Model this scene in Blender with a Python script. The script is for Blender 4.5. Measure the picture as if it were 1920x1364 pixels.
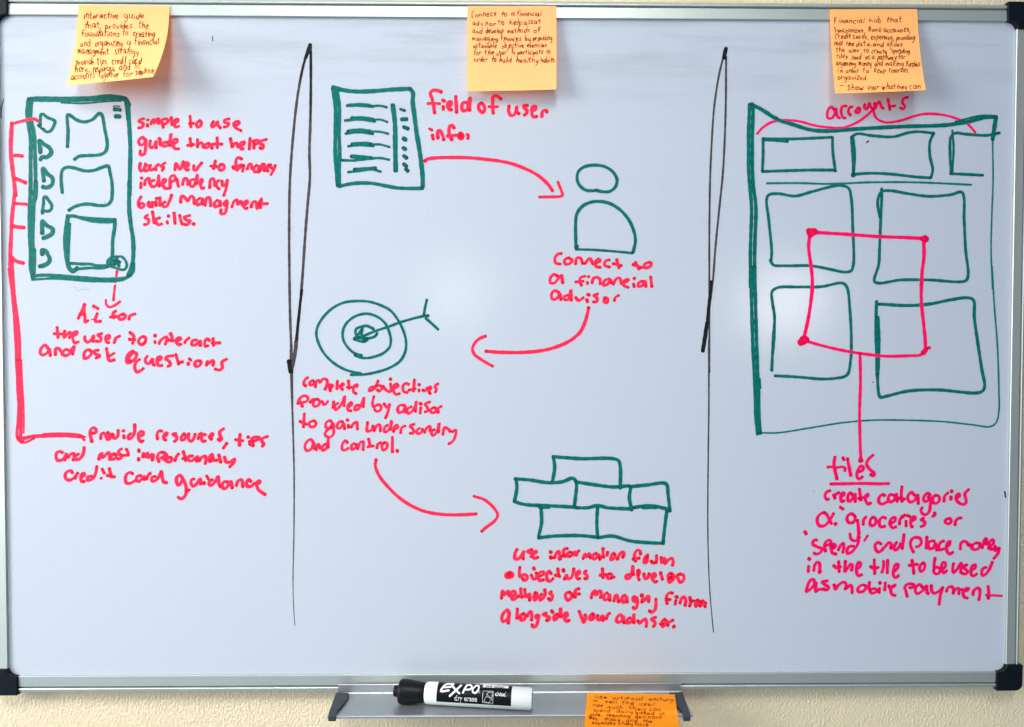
import bpy, math, random
from mathutils import Vector, Matrix, Euler
random.seed(7)
for o in list(bpy.data.objects):
    bpy.data.objects.remove(o)
C = bpy.context.scene.collection
scene = bpy.context.scene

# ------------------------------------------------------------------ camera
CAM_LOC = Vector((-0.00764, -0.64039, 0.00304))
CAM_ROT = Euler((1.5470, -0.00111, -0.01265), 'XYZ')
FOCAL = 1387.0                       # in pixels of the 1920 wide photograph
cd = bpy.data.cameras.new('camera')
cam = bpy.data.objects.new('camera', cd)
C.objects.link(cam)
cam.location = CAM_LOC
cam.rotation_euler = CAM_ROT
cd.sensor_width = 36.0
cd.lens = FOCAL / 1920.0 * 36.0
cd.clip_start = 0.01
cd.clip_end = 60.0
scene.camera = cam

# ------------------------------------------------------------------ world
w = bpy.data.worlds.new('World')
scene.world = w
w.use_nodes = True
bg = w.node_tree.nodes['Background']
# the room: brighter towards the window side, dim towards the far right
_wt = w.node_tree
_tc = _wt.nodes.new('ShaderNodeTexCoord')
_sp = _wt.nodes.new('ShaderNodeSeparateXYZ')
_mr = _wt.nodes.new('ShaderNodeMapRange')
_mr.inputs['From Min'].default_value = -0.75
_mr.inputs['From Max'].default_value = 0.70
_mr.inputs['To Min'].default_value = 0.78
_mr.inputs['To Max'].default_value = 0.05
_wt.links.new(_tc.outputs['Generated'], _sp.inputs[0])
_wt.links.new(_sp.outputs['X'], _mr.inputs['Value'])
_wt.links.new(_mr.outputs['Result'], bg.inputs['Strength'])
bg.inputs['Color'].default_value = (0.76, 0.91, 1.08, 1)
scene.view_settings.view_transform = 'Standard'
scene.view_settings.look = 'None'
scene.view_settings.gamma = 1.0
scene.view_settings.exposure = 0.30
scene.view_settings.use_curve_mapping = False

# ------------------------------------------------------------------ lamps
def area(name, loc, target, sx, sy, energy, col, spread=None):
    l = bpy.data.lights.new(name, 'AREA')
    l.shape = 'RECTANGLE'
    l.size = sx
    l.size_y = sy
    l.energy = energy
    l.color = col
    if spread:
        l.spread = spread
    o = bpy.data.objects.new(name, l)
    C.objects.link(o)
    o.location = loc
    o.rotation_euler = (Vector(target) - Vector(loc)).to_track_quat('-Z', 'Y').to_euler()
    return o
# daylight from a window on the left, a little above the board
area('window_light', (-1.75, -0.95, 0.42), (0.05, 0, -0.05), 0.75, 1.1, 39.0, (1.0, 0.968, 0.895))
# soft unseen fill added above and behind the camera, fading towards the right
area('added_fill_light', (-0.15, -1.9, 1.85), (-0.22, 0, -0.14), 0.8, 0.8, 2.9, (1.0, 0.975, 0.92), math.radians(42))
# two small lamps in the room behind the camera that show as soft glows on the gloss
area('room_lamp', (-0.237, -2.9, 0.255), (-0.04, 0, 0.06), 0.08, 0.08, 0.75, (1.0, 0.97, 0.92))
area('room_lamp', (1.29, -2.75, 0.197), (0.24, 0, 0.05), 0.18, 0.18, 2.2, (1.0, 0.95, 0.88))

# ------------------------------------------------------------------ helpers
MROT = CAM_ROT.to_matrix()
def ray(px, py):
    return MROT @ Vector(((px - 960.0) / FOCAL, -(py - 682.0) / FOCAL, -1.0))
def at(px, py, h=0.0):
    """point of the sight line through a photo pixel that stands h metres in front of the board face"""
    d = ray(px, py)
    t = (-h - CAM_LOC.y) / d.y
    return CAM_LOC + d * t
def on_floor(px, py, z):
    d = ray(px, py)
    t = (z - CAM_LOC.z) / d.z
    return CAM_LOC + d * t

def nodes(name):
    m = bpy.data.materials.new(name)
    m.use_nodes = True
    nt = m.node_tree
    return m, nt, nt.nodes['Principled BSDF'], nt.nodes['Material Output']
def N(nt, kind, **kw):
    n = nt.nodes.new(kind)
    for k, v in kw.items():
        setattr(n, k, v)
    return n
def noise(nt, vec, scale, detail=3.0, rough=0.5):
    n = N(nt, 'ShaderNodeTexNoise')
    n.inputs['Scale'].default_value = scale
    n.inputs['Detail'].default_value = detail
    n.inputs['Roughness'].default_value = rough
    if vec is not None:
        nt.links.new(vec, n.inputs['Vector'])
    return n
def mapping(nt, vec, scale):
    n = N(nt, 'ShaderNodeMapping')
    n.inputs['Scale'].default_value = scale
    nt.links.new(vec, n.inputs['Vector'])
    return n.outputs['Vector']
def ramp(nt, fac, stops):
    n = N(nt, 'ShaderNodeValToRGB')
    el = n.color_ramp.elements
    while len(el) < len(stops):
        el.new(0.5)
    for e, (p, c) in zip(el, stops):
        e.position = p
        e.color = (c, c, c, 1) if not isinstance(c, tuple) else c + (1,)
    nt.links.new(fac, n.inputs['Fac'])
    return n.outputs['Color']
def math_node(nt, op, a, b=None, clamp=False):
    n = N(nt, 'ShaderNodeMath', operation=op, use_clamp=clamp)
    for i, v in enumerate((a, b)):
        if v is None:
            continue
        if isinstance(v, (int, float)):
            n.inputs[i].default_value = v
        else:
            nt.links.new(v, n.inputs[i])
    return n.outputs[0]
def mixcol(nt, fac, a, b, mode='MIX'):
    n = N(nt, 'ShaderNodeMix', data_type='RGBA', blend_type=mode)
    for s, v in ((0, fac), (6, a), (7, b)):
        if isinstance(v, tuple):
            n.inputs[s].default_value = v + (1,) if len(v) == 3 else v
        elif isinstance(v, (int, float)):
            n.inputs[s].default_value = v
        else:
            nt.links.new(v, n.inputs[s])
    return n.outputs[2]
def bump(nt, height, strength, dist, p):
    b = N(nt, 'ShaderNodeBump')
    b.inputs['Strength'].default_value = strength
    b.inputs['Distance'].default_value = dist
    nt.links.new(height, b.inputs['Height'])
    nt.links.new(b.outputs['Normal'], p.inputs['Normal'])
    return b

# ------------------------------------------------------------------ materials
def board_material():
    m, nt, p, out = nodes('whiteboard enamel')
    tc = N(nt, 'ShaderNodeTexCoord').outputs['Object']
    # old wiping marks: pale grey veils, long in the wiping direction, strongest near the top
    veil = ramp(nt, noise(nt, mapping(nt, tc, (5.0, 1, 46.0)), 1.0, 8.0, 0.68).outputs['Fac'], [(0.47, 0.0), (0.72, 1.0)])
    patch = ramp(nt, noise(nt, mapping(nt, tc, (5.0, 1, 4.0)), 1.0, 2.0).outputs['Fac'], [(0.40, 0.0), (0.68, 1.0)])
    sep = N(nt, 'ShaderNodeSeparateXYZ')
    nt.links.new(tc, sep.inputs[0])
    top = N(nt, 'ShaderNodeMapRange')
    top.inputs['From Min'].default_value = 0.490
    top.inputs['From Max'].default_value = 0.560
    nt.links.new(sep.outputs['Z'], top.inputs['Value'])
    amount = math_node(nt, 'ADD', math_node(nt, 'MULTIPLY', patch, 0.05), math_node(nt, 'MULTIPLY', top.outputs['Result'], 0.8))
    f = math_node(nt, 'MULTIPLY', math_node(nt, 'MULTIPLY', veil, amount), 0.80, True)
    col = mixcol(nt, f, (0.475, 0.522, 0.602), (0.31, 0.335, 0.39))
    # dry specks of old ink
    v = N(nt, 'ShaderNodeTexVoronoi', feature='F1')
    v.inputs['Scale'].default_value = 26.0
    nt.links.new(mapping(nt, tc, (1, 0.0, 1)), v.inputs['Vector'])
    sepc = N(nt, 'ShaderNodeSeparateColor')
    nt.links.new(v.outputs['Color'], sepc.inputs[0])
    spk = math_node(nt, 'MULTIPLY', math_node(nt, 'LESS_THAN', v.outputs['Distance'], 0.017), math_node(nt, 'GREATER_THAN', sepc.outputs[0], 0.80))
    col = mixcol(nt, math_node(nt, 'MULTIPLY', spk, 0.7), col, (0.10, 0.12, 0.20))
    fine = noise(nt, tc, 950.0, 2.0)
    mot = ramp(nt, noise(nt, tc, 850.0, 2.0).outputs['Fac'], [(0.3, 0.885), (0.7, 1.0)])
    col = mixcol(nt, 1.0, col, mot, 'MULTIPLY')
    nt.links.new(col, p.inputs['Base Color'])
    p.inputs['Roughness'].default_value = 0.12
    p.inputs['Specular IOR Level'].default_value = 0.5
    bump(nt, fine.outputs['Fac'], 0.10, 0.0006, p)
    return m

def wall_material():
    m, nt, p, out = nodes('cream stucco paint')
    tc = N(nt, 'ShaderNodeTexCoord').outputs['Object']
    a = noise(nt, mapping(nt, tc, (1.0, 1.0, 0.7)), 520.0, 3.0, 0.55)
    b = noise(nt, tc, 90.0, 2.0)
    h = math_node(nt, 'ADD', ramp(nt, a.outputs['Fac'], [(0.38, 0.0), (0.68, 1.0)]), math_node(nt, 'MULTIPLY', b.outputs['Fac'], 0.5))
    c = mixcol(nt, noise(nt, tc, 9.0, 3.0).outputs['Fac'], (0.66, 0.57, 0.38), (0.72, 0.62, 0.45))
    nt.links.new(c, p.inputs['Base Color'])
    p.inputs['Roughness'].default_value = 0.75
    bump(nt, h, 0.5, 0.0015, p)
    return m

def metal_material(name, col, rough, axis):
    m, nt, p, out = nodes(name)
    tc = N(nt, 'ShaderNodeTexCoord').outputs['Object']
    sc = (6, 900, 900) if axis == 'x' else (900, 900, 6)
    br = noise(nt, mapping(nt, tc, sc), 1.0, 2.0)
    blot = noise(nt, tc, 45.0, 4.0)
    c = mixcol(nt, math_node(nt, 'MULTIPLY', blot.outputs['Fac'], 0.5), col, tuple(k * 0.82 for k in col))
    nt.links.new(c, p.inputs['Base Color'])
    p.inputs['Metallic'].default_value = 0.72
    r = N(nt, 'ShaderNodeMapRange')
    r.inputs['To Min'].default_value = rough - 0.06
    r.inputs['To Max'].default_value = rough + 0.08
    nt.links.new(br.outputs['Fac'], r.inputs['Value'])
    nt.links.new(r.outputs['Result'], p.inputs['Roughness'])
    bump(nt, br.outputs['Fac'], 0.08, 0.0003, p)
    return m

def plastic_material(name, col, rough=0.38, bmp=0.06, spec=0.3):
    m, nt, p, out = nodes(name)
    tc = N(nt, 'ShaderNodeTexCoord').outputs['Object']
    n = noise(nt, tc, 600.0, 3.0)
    big = noise(nt, tc, 60.0, 3.0)
    c = mixcol(nt, math_node(nt, 'MULTIPLY', big.outputs['Fac'], 0.3), col, tuple(min(1, k * 0.85 + 0.004) for k in col))
    nt.links.new(c, p.inputs['Base Color'])
    p.inputs['Roughness'].default_value = rough
    p.inputs['Specular IOR Level'].default_value = spec
    bump(nt, n.outputs['Fac'], bmp, 0.0005, p)
    return m

def paper_material(name, col, through):
    m, nt, p, out = nodes(name)
    tc = N(nt, 'ShaderNodeTexCoord').outputs['Object']
    fib = noise(nt, tc, 1100.0, 3.0)
    c = mixcol(nt, math_node(nt, 'MULTIPLY', fib.outputs['Fac'], 0.35), col, tuple(k * 0.93 for k in col))
    nt.links.new(c, p.inputs['Base Color'])
    p.inputs['Roughness'].default_value = 0.85
    p.inputs['Specular IOR Level'].default_value = 0.2
    bump(nt, fib.outputs['Fac'], 0.15, 0.0004, p)
    t = N(nt, 'ShaderNodeBsdfTranslucent')
    t.inputs['Color'].default_value = through + (1,)
    ad = N(nt, 'ShaderNodeAddShader')
    nt.links.new(p.outputs[0], ad.inputs[0])
    nt.links.new(t.outputs[0], ad.inputs[1])
    nt.links.new(ad.outputs[0], out.inputs['Surface'])
    return m

def ink_material(name, light, dark, tint, opac, dry=0.35, rough=0.4, stop=0.9, mottle=2.1):
    """marker ink: uneven along the stroke, denser where the pen stopped, partly see-through"""
    m, nt, p, out = nodes(name)
    uv = N(nt, 'ShaderNodeUVMap', uv_map='stroke').outputs['UV']
    uv2 = N(nt, 'ShaderNodeUVMap', uv_map='ends').outputs['UV']
    s2 = N(nt, 'ShaderNodeSeparateXYZ')
    nt.links.new(uv2, s2.inputs[0])
    s1 = N(nt, 'ShaderNodeSeparateXYZ')
    nt.links.new(uv, s1.inputs[0])
    cmb = N(nt, 'ShaderNodeCombineXYZ')
    nt.links.new(math_node(nt, 'MULTIPLY', s1.outputs[0], 0.035), cmb.inputs[0])
    nt.links.new(math_node(nt, 'MULTIPLY', s1.outputs[1], 1.9), cmb.inputs[1])
    nt.links.new(math_node(nt, 'MULTIPLY', s2.outputs[1], 37.0), cmb.inputs[2])
    streak = noise(nt, cmb.outputs[0], 1.0, 3.0, 0.6)
    tc = N(nt, 'ShaderNodeTexCoord').outputs['Object']
    blot = noise(nt, tc, 330.0, 3.0, 0.6)
    end = N(nt, 'ShaderNodeMapRange')
    end.inputs['From Min'].default_value = 0.5
    end.inputs['From Max'].default_value = 5.5
    end.inputs['To Min'].default_value = stop
    end.inputs['To Max'].default_value = 0.0
    nt.links.new(s2.outputs[0], end.inputs['Value'])
    edge = math_node(nt, 'POWER', math_node(nt, 'ABSOLUTE', s1.outputs[1]), 5.0)
    f = math_node(nt, 'ADD', end.outputs['Result'], math_node(nt, 'MULTIPLY', edge, 0.35))
    f = math_node(nt, 'ADD', f, math_node(nt, 'SUBTRACT', math_node(nt, 'MULTIPLY', blot.outputs['Fac'], mottle), 0.45 * mottle))
    f = math_node(nt, 'ADD', f, math_node(nt, 'SUBTRACT', math_node(nt, 'MULTIPLY', streak.outputs['Fac'], 1.2), 0.6), True)
    col = mixcol(nt, f, light, dark)
    nt.links.new(col, p.inputs['Base Color'])
    p.inputs['Roughness'].default_value = rough
    p.inputs['Specular IOR Level'].default_value = 0.12
    tr = N(nt, 'ShaderNodeBsdfTransparent')
    tr.inputs['Color'].default_value = tint + (1,)
    gap = ramp(nt, streak.outputs['Fac'], [(0.27, 0.0), (0.40, 1.0)])
    o = math_node(nt, 'MULTIPLY', opac, math_node(nt, 'ADD', 1.0 - dry, math_node(nt, 'MULTIPLY', gap, dry)), True)
    mx = N(nt, 'ShaderNodeMixShader')
    nt.links.new(o, mx.inputs[0])
    nt.links.new(tr.outputs[0], mx.inputs[1])
    nt.links.new(p.outputs[0], mx.inputs[2])
    nt.links.new(mx.outputs[0], out.inputs['Surface'])
    return m

M = {
    'board': board_material(),
    'wall': wall_material(),
    'rail_x': metal_material('brushed aluminium rail', (0.50, 0.55, 0.53), 0.42, 'x'),
    'rail_z': metal_material('brushed aluminium upright', (0.52, 0.57, 0.55), 0.46, 'z'),
    'tray': metal_material('tray aluminium', (0.38, 0.41, 0.43), 0.36, 'x'),
    'cap': plastic_material('black corner plastic', (0.003, 0.006, 0.010), 0.32, 0.06, 0.16),
    'tray_cap': plastic_material('charcoal plastic', (0.028, 0.036, 0.044), 0.42),
    'white_plastic': plastic_material('white marker plastic', (0.70, 0.74, 0.74), 0.30, 0.02),
    'black_plastic': plastic_material('black cap plastic', (0.003, 0.005, 0.006), 0.42, 0.04, 0.16),
    'label_black': plastic_material('black printed label', (0.002, 0.003, 0.004), 0.35, 0.01, 0.14),
    'label_white': plastic_material('white print', (0.72, 0.74, 0.74), 0.45, 0.01),
    'paper': paper_material('pale orange note paper', (0.83, 0.425, 0.175), (0.52, 0.12, 0.004)),
    'paper_mid': paper_material('orange note paper', (0.83, 0.42, 0.145), (0.52, 0.12, 0.004)),
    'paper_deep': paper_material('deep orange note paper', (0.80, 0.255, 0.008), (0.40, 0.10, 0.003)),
    'red': ink_material('red marker ink', (0.97, 0.024, 0.090), (0.66, 0.001, 0.018), (1.0, 0.12, 0.22), 0.95),
    'pink': ink_material('pink marker ink', (0.95, 0.003, 0.145), (0.74, 0.0, 0.055), (1.0, 0.12, 0.34), 0.92),
    'green': ink_material('green marker ink', (0.0, 0.150, 0.132), (0.0, 0.026, 0.025), (0.0, 0.42, 0.38), 0.93, 0.65, 0.4, 0.4, 1.7),
    'thin_green': ink_material('thin green marker ink', (0.0, 0.18, 0.155), (0.0, 0.075, 0.065), (0.0, 0.56, 0.52), 0.94, 0.3, 0.4, 0.2, 1.2),
    'grey': ink_material('worn black marker ink', (0.075, 0.060, 0.066), (0.008, 0.007, 0.010), (0.55, 0.50, 0.53), 0.92, 0.75),
    'black': ink_material('black marker ink', (0.010, 0.011, 0.014), (0.004, 0.005, 0.007), (0.2, 0.2, 0.2), 0.97, 0.1),
    'smudge': ink_material('faint smudge', (0.30, 0.33, 0.40), (0.22, 0.25, 0.30), (0.9, 0.9, 0.93), 0.20, 0.9),
    'pen': ink_material('dark pen ink', (0.17, 0.018, 0.003), (0.08, 0.007, 0.001), (0.8, 0.35, 0.15), 0.96, 0.1, 0.7, 0.2, 1.0),
}

# ------------------------------------------------------------------ things
def link(o, parent=None):
    C.objects.link(o)
    if parent is not None:
        o.parent = parent
    return o
def empty(name, label, cat, loc, group=None):
    o = bpy.data.objects.new(name, None)
    o.empty_display_size = 0.02
    link(o)
    o.location = loc
    o['label'] = label
    o['category'] = cat
    if group:
        o['group'] = group
    return o
def mesh_obj(name, verts, faces, mat, parent=None, smooth=False, label=None):
    me = bpy.data.meshes.new(name)
    org = Vector((0, 0, 0))
    p = parent
    while p is not None:
        org = org + p.location
        p = p.parent
    me.from_pydata([tuple(Vector(v) - org) for v in verts], [], faces)
    me.materials.append(mat)
    if smooth:
        for f in me.polygons:
            f.use_smooth = True
    me.update()
    o = bpy.data.objects.new(name, me)
    link(o, parent)
    if label:
        o['label'] = label
    return o
def sharp_smooth(o, angle=35):
    for f in o.data.polygons:
        f.use_smooth = True
    o.data.set_sharp_from_angle(angle=math.radians(angle))
def prism(poly, axis, a, b):
    """extrude a closed polygon; axis 'x': poly is (y,z); 'y': poly is (x,z); 'z': poly is (x,y)"""
    def P(q, t):
        return {'x': (t, q[0], q[1]), 'y': (q[0], t, q[1]), 'z': (q[0], q[1], t)}[axis]
    n = len(poly)
    v = [P(q, a) for q in poly] + [P(q, b) for q in poly]
    f = [(i, (i + 1) % n, n + (i + 1) % n, n + i) for i in range(n)]
    f += [tuple(range(n - 1, -1, -1)), tuple(range(n, 2 * n))]
    return v, f
def fix_normals(o):
    import bmesh
    bm = bmesh.new()
    bm.from_mesh(o.data)
    bmesh.ops.recalc_face_normals(bm, faces=bm.faces)
    bm.to_mesh(o.data)
    bm.free()
def bevel(o, width, seg=2):
    md = o.modifiers.new('bevel', 'BEVEL')
    md.width = width
    md.segments = seg
    md.limit_method = 'ANGLE'
    md.angle_limit = math.radians(40)

# ------------------------------------------------------------------ ink strokes
def catmull(pts, step):
    if len(pts) < 3:
        out = []
        for i in range(len(pts) - 1):
            (x0, y0), (x1, y1) = pts[i], pts[i + 1]
            n = max(2, int(math.hypot(x1 - x0, y1 - y0) / step))
            out += [(x0 + (x1 - x0) * k / n, y0 + (y1 - y0) * k / n) for k in range(n)]
        return out + [pts[-1]]
    P = [(2 * pts[0][0] - pts[1][0], 2 * pts[0][1] - pts[1][1])] + pts + [(2 * pts[-1][0] - pts[-2][0], 2 * pts[-1][1] - pts[-2][1])]
    out = []
    for i in range(1, len(P) - 2):
        p0, p1, p2, p3 = P[i - 1], P[i], P[i + 1], P[i + 2]
        d = [max(1e-4, math.hypot(b[0] - a[0], b[1] - a[1])) ** 0.5 for a, b in ((p0, p1), (p1, p2), (p2, p3))]
        n = max(2, int(d[1] ** 2 / step))
        t0, t1 = 0.0, d[0]
        t2 = t1 + d[1]
        t3 = t2 + d[2]
        for k in range(n):
            t = t1 + (t2 - t1) * k / n
            def L(a, b, ta, tb):
                return tuple(((tb - t) * a[j] + (t - ta) * b[j]) / (tb - ta) for j in (0, 1))
            A1, A2, A3 = L(p0, p1, t0, t1), L(p1, p2, t1, t2), L(p2, p3, t2, t3)
            B1, B2 = L(A1, A2, t0, t2), L(A2, A3, t1, t3)
            out.append(L(B1, B2, t1, t2))
    return out + [pts[-1]]

class Ink:
    """collects strokes drawn in photo pixels and lays them as thin ribbons on a surface"""
    layer = 0
    def __init__(self, place, lift0=0.00010):
        self.v, self.f, self.uv, self.ends = [], [], [], []
        self.place, self.lift0 = place, lift0
    def stroke(self, pts, width, wob=0.10, chisel=0.0, taper=0.0, step=1.3):
        Ink.layer = (Ink.layer + 1) % 60
        lift = self.lift0 + Ink.layer * 2.5e-6
        rnd = random.random()
        if len(pts) == 1:
            x, y = pts[0]
            a = random.uniform(0, 3.14)
            d = width * 0.22
            pts = [(x - d * math.cos(a), y - d * math.sin(a)), (x + d * math.cos(a), y + d * math.sin(a))]
            width *= 1.15
        c = catmull(pts, step)
        q = [c[0]]
        for p in c[1:]:
            if math.hypot(p[0] - q[-1][0], p[1] - q[-1][1]) > 0.25:
                q.append(p)
        c = q
        n = len(c)
        if n < 2:
            return
        L = [0.0]
        for i in range(1, n):
            L.append(L[-1] + math.hypot(c[i][0] - c[i - 1][0], c[i][1] - c[i - 1][1]))
        T = L[-1]
        ph = [random.uniform(0, 6.28) for _ in range(3)]
        def wd(i):
            s = L[i]
            k = 1 + wob * (0.6 * math.sin(s * 0.11 + ph[0]) + 0.5 * math.sin(s * 0.37 + ph[1]) + 0.25 * math.sin(s * 1.3 + ph[2]))
            if taper:
                k *= 1 - taper * (s / T)
            j, l = max(0, i - 1), min(n - 1, i + 1)
            if chisel:
                a = math.atan2(c[l][1] - c[j][1], c[l][0] - c[j][0])
                k *= 1 - chisel * 0.5 + chisel * abs(math.sin(a + 0.6))
            return 0.5 * width * k
        base = len(self.v)
        rows = []
        def add(x, y, u, vv, e, dz):
            self.v.append(self.place(x, y, lift + dz))
            self.uv.append((u, vv))
            self.ends.append((e, rnd))
            return len(self.v) - 1
        prev = None
        for i in range(n):
            j, l = max(0, i - 1), min(n - 1, i + 1)
            tx, ty = c[l][0] - c[j][0], c[l][1] - c[j][1]
            m = math.hypot(tx, ty) or 1.0
            tx, ty = tx / m, ty / m
            h = wd(i)
            dz = 2.0e-8 * i
            e = min(L[i], T - L[i])
            rows.append((c[i], (tx, ty), h, L[i], e, dz))
        r = []
        for (x, y), (tx, ty), h, u, e, dz in rows:
            r.append((add(x - ty * h, y + tx * h, u, -1, e, dz), add(x, y, u, 0, e, dz), add(x + ty * h, y - tx * h, u, 1, e, dz)))
        for i in range(n - 1):
            a, b = r[i], r[i + 1]
            self.f.append((a[0], b[0], b[1], a[1]))
            self.f.append((a[1], b[1], b[2], a[2]))
        for k, sgn in ((0, -1), (n - 1, 1)):
            (x, y), (tx, ty), h, u, e, dz = rows[k]
            arc = [r[k][0]]
            N_ = 7
            sq = random.uniform(0.55, 0.95)
            for t in range(1, N_):
                a = math.pi * t / N_
                ca, sa = math.cos(a), math.sin(a) * sq
                arc.append(add(x - ty * h * ca + sgn * tx * h * sa, y + tx * h * ca + sgn * ty * h * sa, u + sgn * h * sa, -ca, 0, dz))
            arc.append(r[k][2])
            for t in range(len(arc) - 1):
                self.f.append((r[k][1], arc[t], arc[t + 1]) if sgn > 0 else (r[k][1], arc[t + 1], arc[t]))
    gain = 1.0
    def block(self, ox, oy, sc, width, text, chisel=0.0, wob=0.10, unit=10.0, taper=0.0):
        """strokes separated by ';', points by blanks, in tenths of an enlarged view with origin ox, oy and scale sc"""
        for s in text.replace('\n', ' ').split(';'):
            s = s.strip()
            if not s:
                continue
            wv = width
            tp = taper
            pts = []
            for tok in s.split():
                if tok[0] == 'w':
                    wv = float(tok[1:])
                elif tok[0] == 't':
                    tp = float(tok[1:])
                else:
                    x, y = tok.split(',')
                    pts.append((ox + float(x) * unit / sc, oy + float(y) * unit / sc))
            self.stroke(pts, wv * self.gain, wob, chisel, tp)
    def build(self, name, mat, parent, label=None):
        mats = mat if isinstance(mat, list) else [(0, mat)]
        o = mesh_obj(name, self.v, self.f, mats[0][1], parent, False, label)
        me = o.data
        for start, m in mats[1:]:
            me.materials.append(m)
        if len(mats) > 1:
            me.polygons.foreach_set('material_index', [max(k for k, (st, m) in enumerate(mats) if st <= i) for i in range(len(me.polygons))])
        vi = [0] * len(me.loops)
        me.loops.foreach_get('vertex_index', vi)
        for lname, data in (('stroke', self.uv), ('ends', self.ends)):
            l = me.uv_layers.new(name=lname)
            flat = []
            for i in vi:
                flat += data[i]
            l.data.foreach_set('uv', flat)
        return o

# ================================================================== the wall
WALL_Y = 0.0135
wv, wf = prism([(-4, -2), (4, -2), (4, 2.6), (-4, 2.6)], 'y', WALL_Y, WALL_Y + 0.1)
wall = mesh_obj('wall', wv, wf, M['wall'])
fix_normals(wall)
wall['kind'] = 'structure'

# ================================================================== the whiteboard
BW, BH = 0.87 / 2, 0.5659 / 2
board = empty('whiteboard', 'white dry-erase board with aluminium frame and black corners, covered in green and pink sketches', 'whiteboard', (0, 0, -BH - 0.016))
FW_S, FW_T = 0.0132, 0.0158           # frame widths: sides, top and bottom
v, f = prism([(-BW - 0.004, -BH - 0.004), (BW + 0.004, -BH - 0.004), (BW + 0.004, BH + 0.004), (-BW - 0.004, BH + 0.004)], 'y', 0.0, 0.009)
surface = mesh_obj('writing_surface', v, f, M['board'], board)
fix_normals(surface)

def profile(fw):
    k = fw / 0.0158
    p = [(0, 0.0005), (0, 0.0020), (0.0004, 0.0024), (0.0092, 0.0020), (0.0094, 0.0004), (0.0098, -0.0006), (0.0103, -0.0004), (0.0105, 0.0012), (0.0107, 0.0024),
         (0.0113, 0.0028), (0.0122, 0.0026), (0.0135, 0.0019), (0.0146, 0.0008), (0.0154, -0.0010), (0.0158, -0.0040), (0.0158, -0.0128), (0.0030, -0.0128), (0.0, -0.0003)]
    return [(q * k, h) for q, h in p]
def rail(side):
    if side in 'tb':
        s = 1 if side == 't' else -1
        poly = [(-h, s * (BH + q)) for q, h in profile(FW_T)]
        v, f = prism(poly, 'x', -BW + 0.0045, BW - 0.0045)
        o = mesh_obj('frame_rail', v, f, M['rail_x'], board)
    else:
        s = 1 if side == 'r' else -1
        poly = [(s * (BW + q), -h) for q, h in profile(FW_S)]
        v, f = prism(poly, 'z', -BH + 0.0045, BH - 0.0045)
        o = mesh_obj('frame_rail', v, f, M['rail_z'], board)
    fix_normals(o)
    sharp_smooth(o, 28)
    o['label'] = {'t': 'upper aluminium frame rail behind the three notes', 'b': 'lower aluminium frame rail above the tray', 'l': 'bright left frame upright catching window light', 'r': 'shaded right frame upright'}[side]
for s in 'tblr':
    rail(s)
def corner(sx, sz):
    ox, oz = BW + FW_S + 0.0009, BH + FW_T + 0.0005
    lx, lz = 0.0232, 0.0232
    r = 0.0068
    pts = []
    ro = 0.0065
    for k in range(9):                                   # outer rounded corner
        a = math.pi / 2 * k / 8
        pts.append((ox - ro + ro * math.cos(a), oz - ro + ro * math.sin(a)))
    pts.append((ox - lx, oz))
    ix, iz = BW - 0.0003, BH - 0.0003                      # edge of the writing surface
    x1, z1 = ox - lx, oz - lz
    pts.append((x1, iz))
    for k in range(1, 8):                                # concave inner curve
        a = math.pi / 2 * k / 8
        pts.append((x1 + (ix - x1) * math.sin(a), z1 + (iz - z1) * math.cos(a)))
    pts.append((ix, z1))
    pts.append((ox, z1))
    pts = [(sx * x, sz * z) for x, z in pts]
    v, f = prism(pts, 'y', -0.0040, 0.0060)
    o = mesh_obj('corner_cap', v, f, M['cap'], board)
    fix_normals(o)
    bevel(o, 0.0009, 3)
for sx in (-1, 1):
    for sz in (-1, 1):
        corner(sx, sz)

# ---- pen tray under the lower rail
LIP_H, FRONT_H = 0.0042, 0.0430
lip_top = at(960, 1283, LIP_H).z
FLOOR_Z = at(960, 1299.5, LIP_H).z
x0, x1 = at(634, 1290, LIP_H).x, at(1277, 1290, LIP_H).x
tray = [(-0.0035, lip_top), (-LIP_H + 0.0002, lip_top + 0.0003), (-LIP_H, lip_top), (-LIP_H, FLOOR_Z + 0.0010), (-LIP_H - 0.0006, FLOOR_Z), (-FRONT_H + 0.0012, FLOOR_Z), (-FRONT_H, FLOOR_Z + 0.0007),
        (-FRONT_H - 0.0012, FLOOR_Z + 0.0006), (-FRONT_H - 0.0016, FLOOR_Z - 0.0002), (-FRONT_H - 0.0012, FLOOR_Z - 0.0016), (-FRONT_H, FLOOR_Z - 0.0018), (-0.0035, FLOOR_Z - 0.0018)]
v, f = prism(tray, 'x', x0, x1)
pen_tray = mesh_obj('pen_tray', v, f, M['tray'], board, False, 'grey aluminium tray clipped below the frame')
fix_normals(pen_tray)
sharp_smooth(pen_tray, 30)
def tray_end(px):
    pts = []
    for x, y, h in px:
        p = on_floor(x, y, FLOOR_Z + 0.0022)
        pts.append((p.x, p.y))
    v, f = prism(pts, 'z', FLOOR_Z - 0.0024, FLOOR_Z + 0.0022)
    o = mesh_obj('tray_end_cap', v, f, M['tray_cap'], pen_tray)
    fix_normals(o)
    bevel(o, 0.0007, 2)
tray_end([(630, 1298, 0), (655, 1299, 0), (654, 1306, 0), (646, 1318, 0), (632, 1334, 0), (630, 1343, 0), (615, 1343, 0), (616, 1336, 0)])
tray_end([(1254, 1298, 0), (1280, 1297, 0), (1293, 1335, 0), (1295, 1343, 0), (1281, 1343, 0), (1279, 1334, 0), (1264, 1318, 0), (1256, 1308, 0)])

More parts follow.
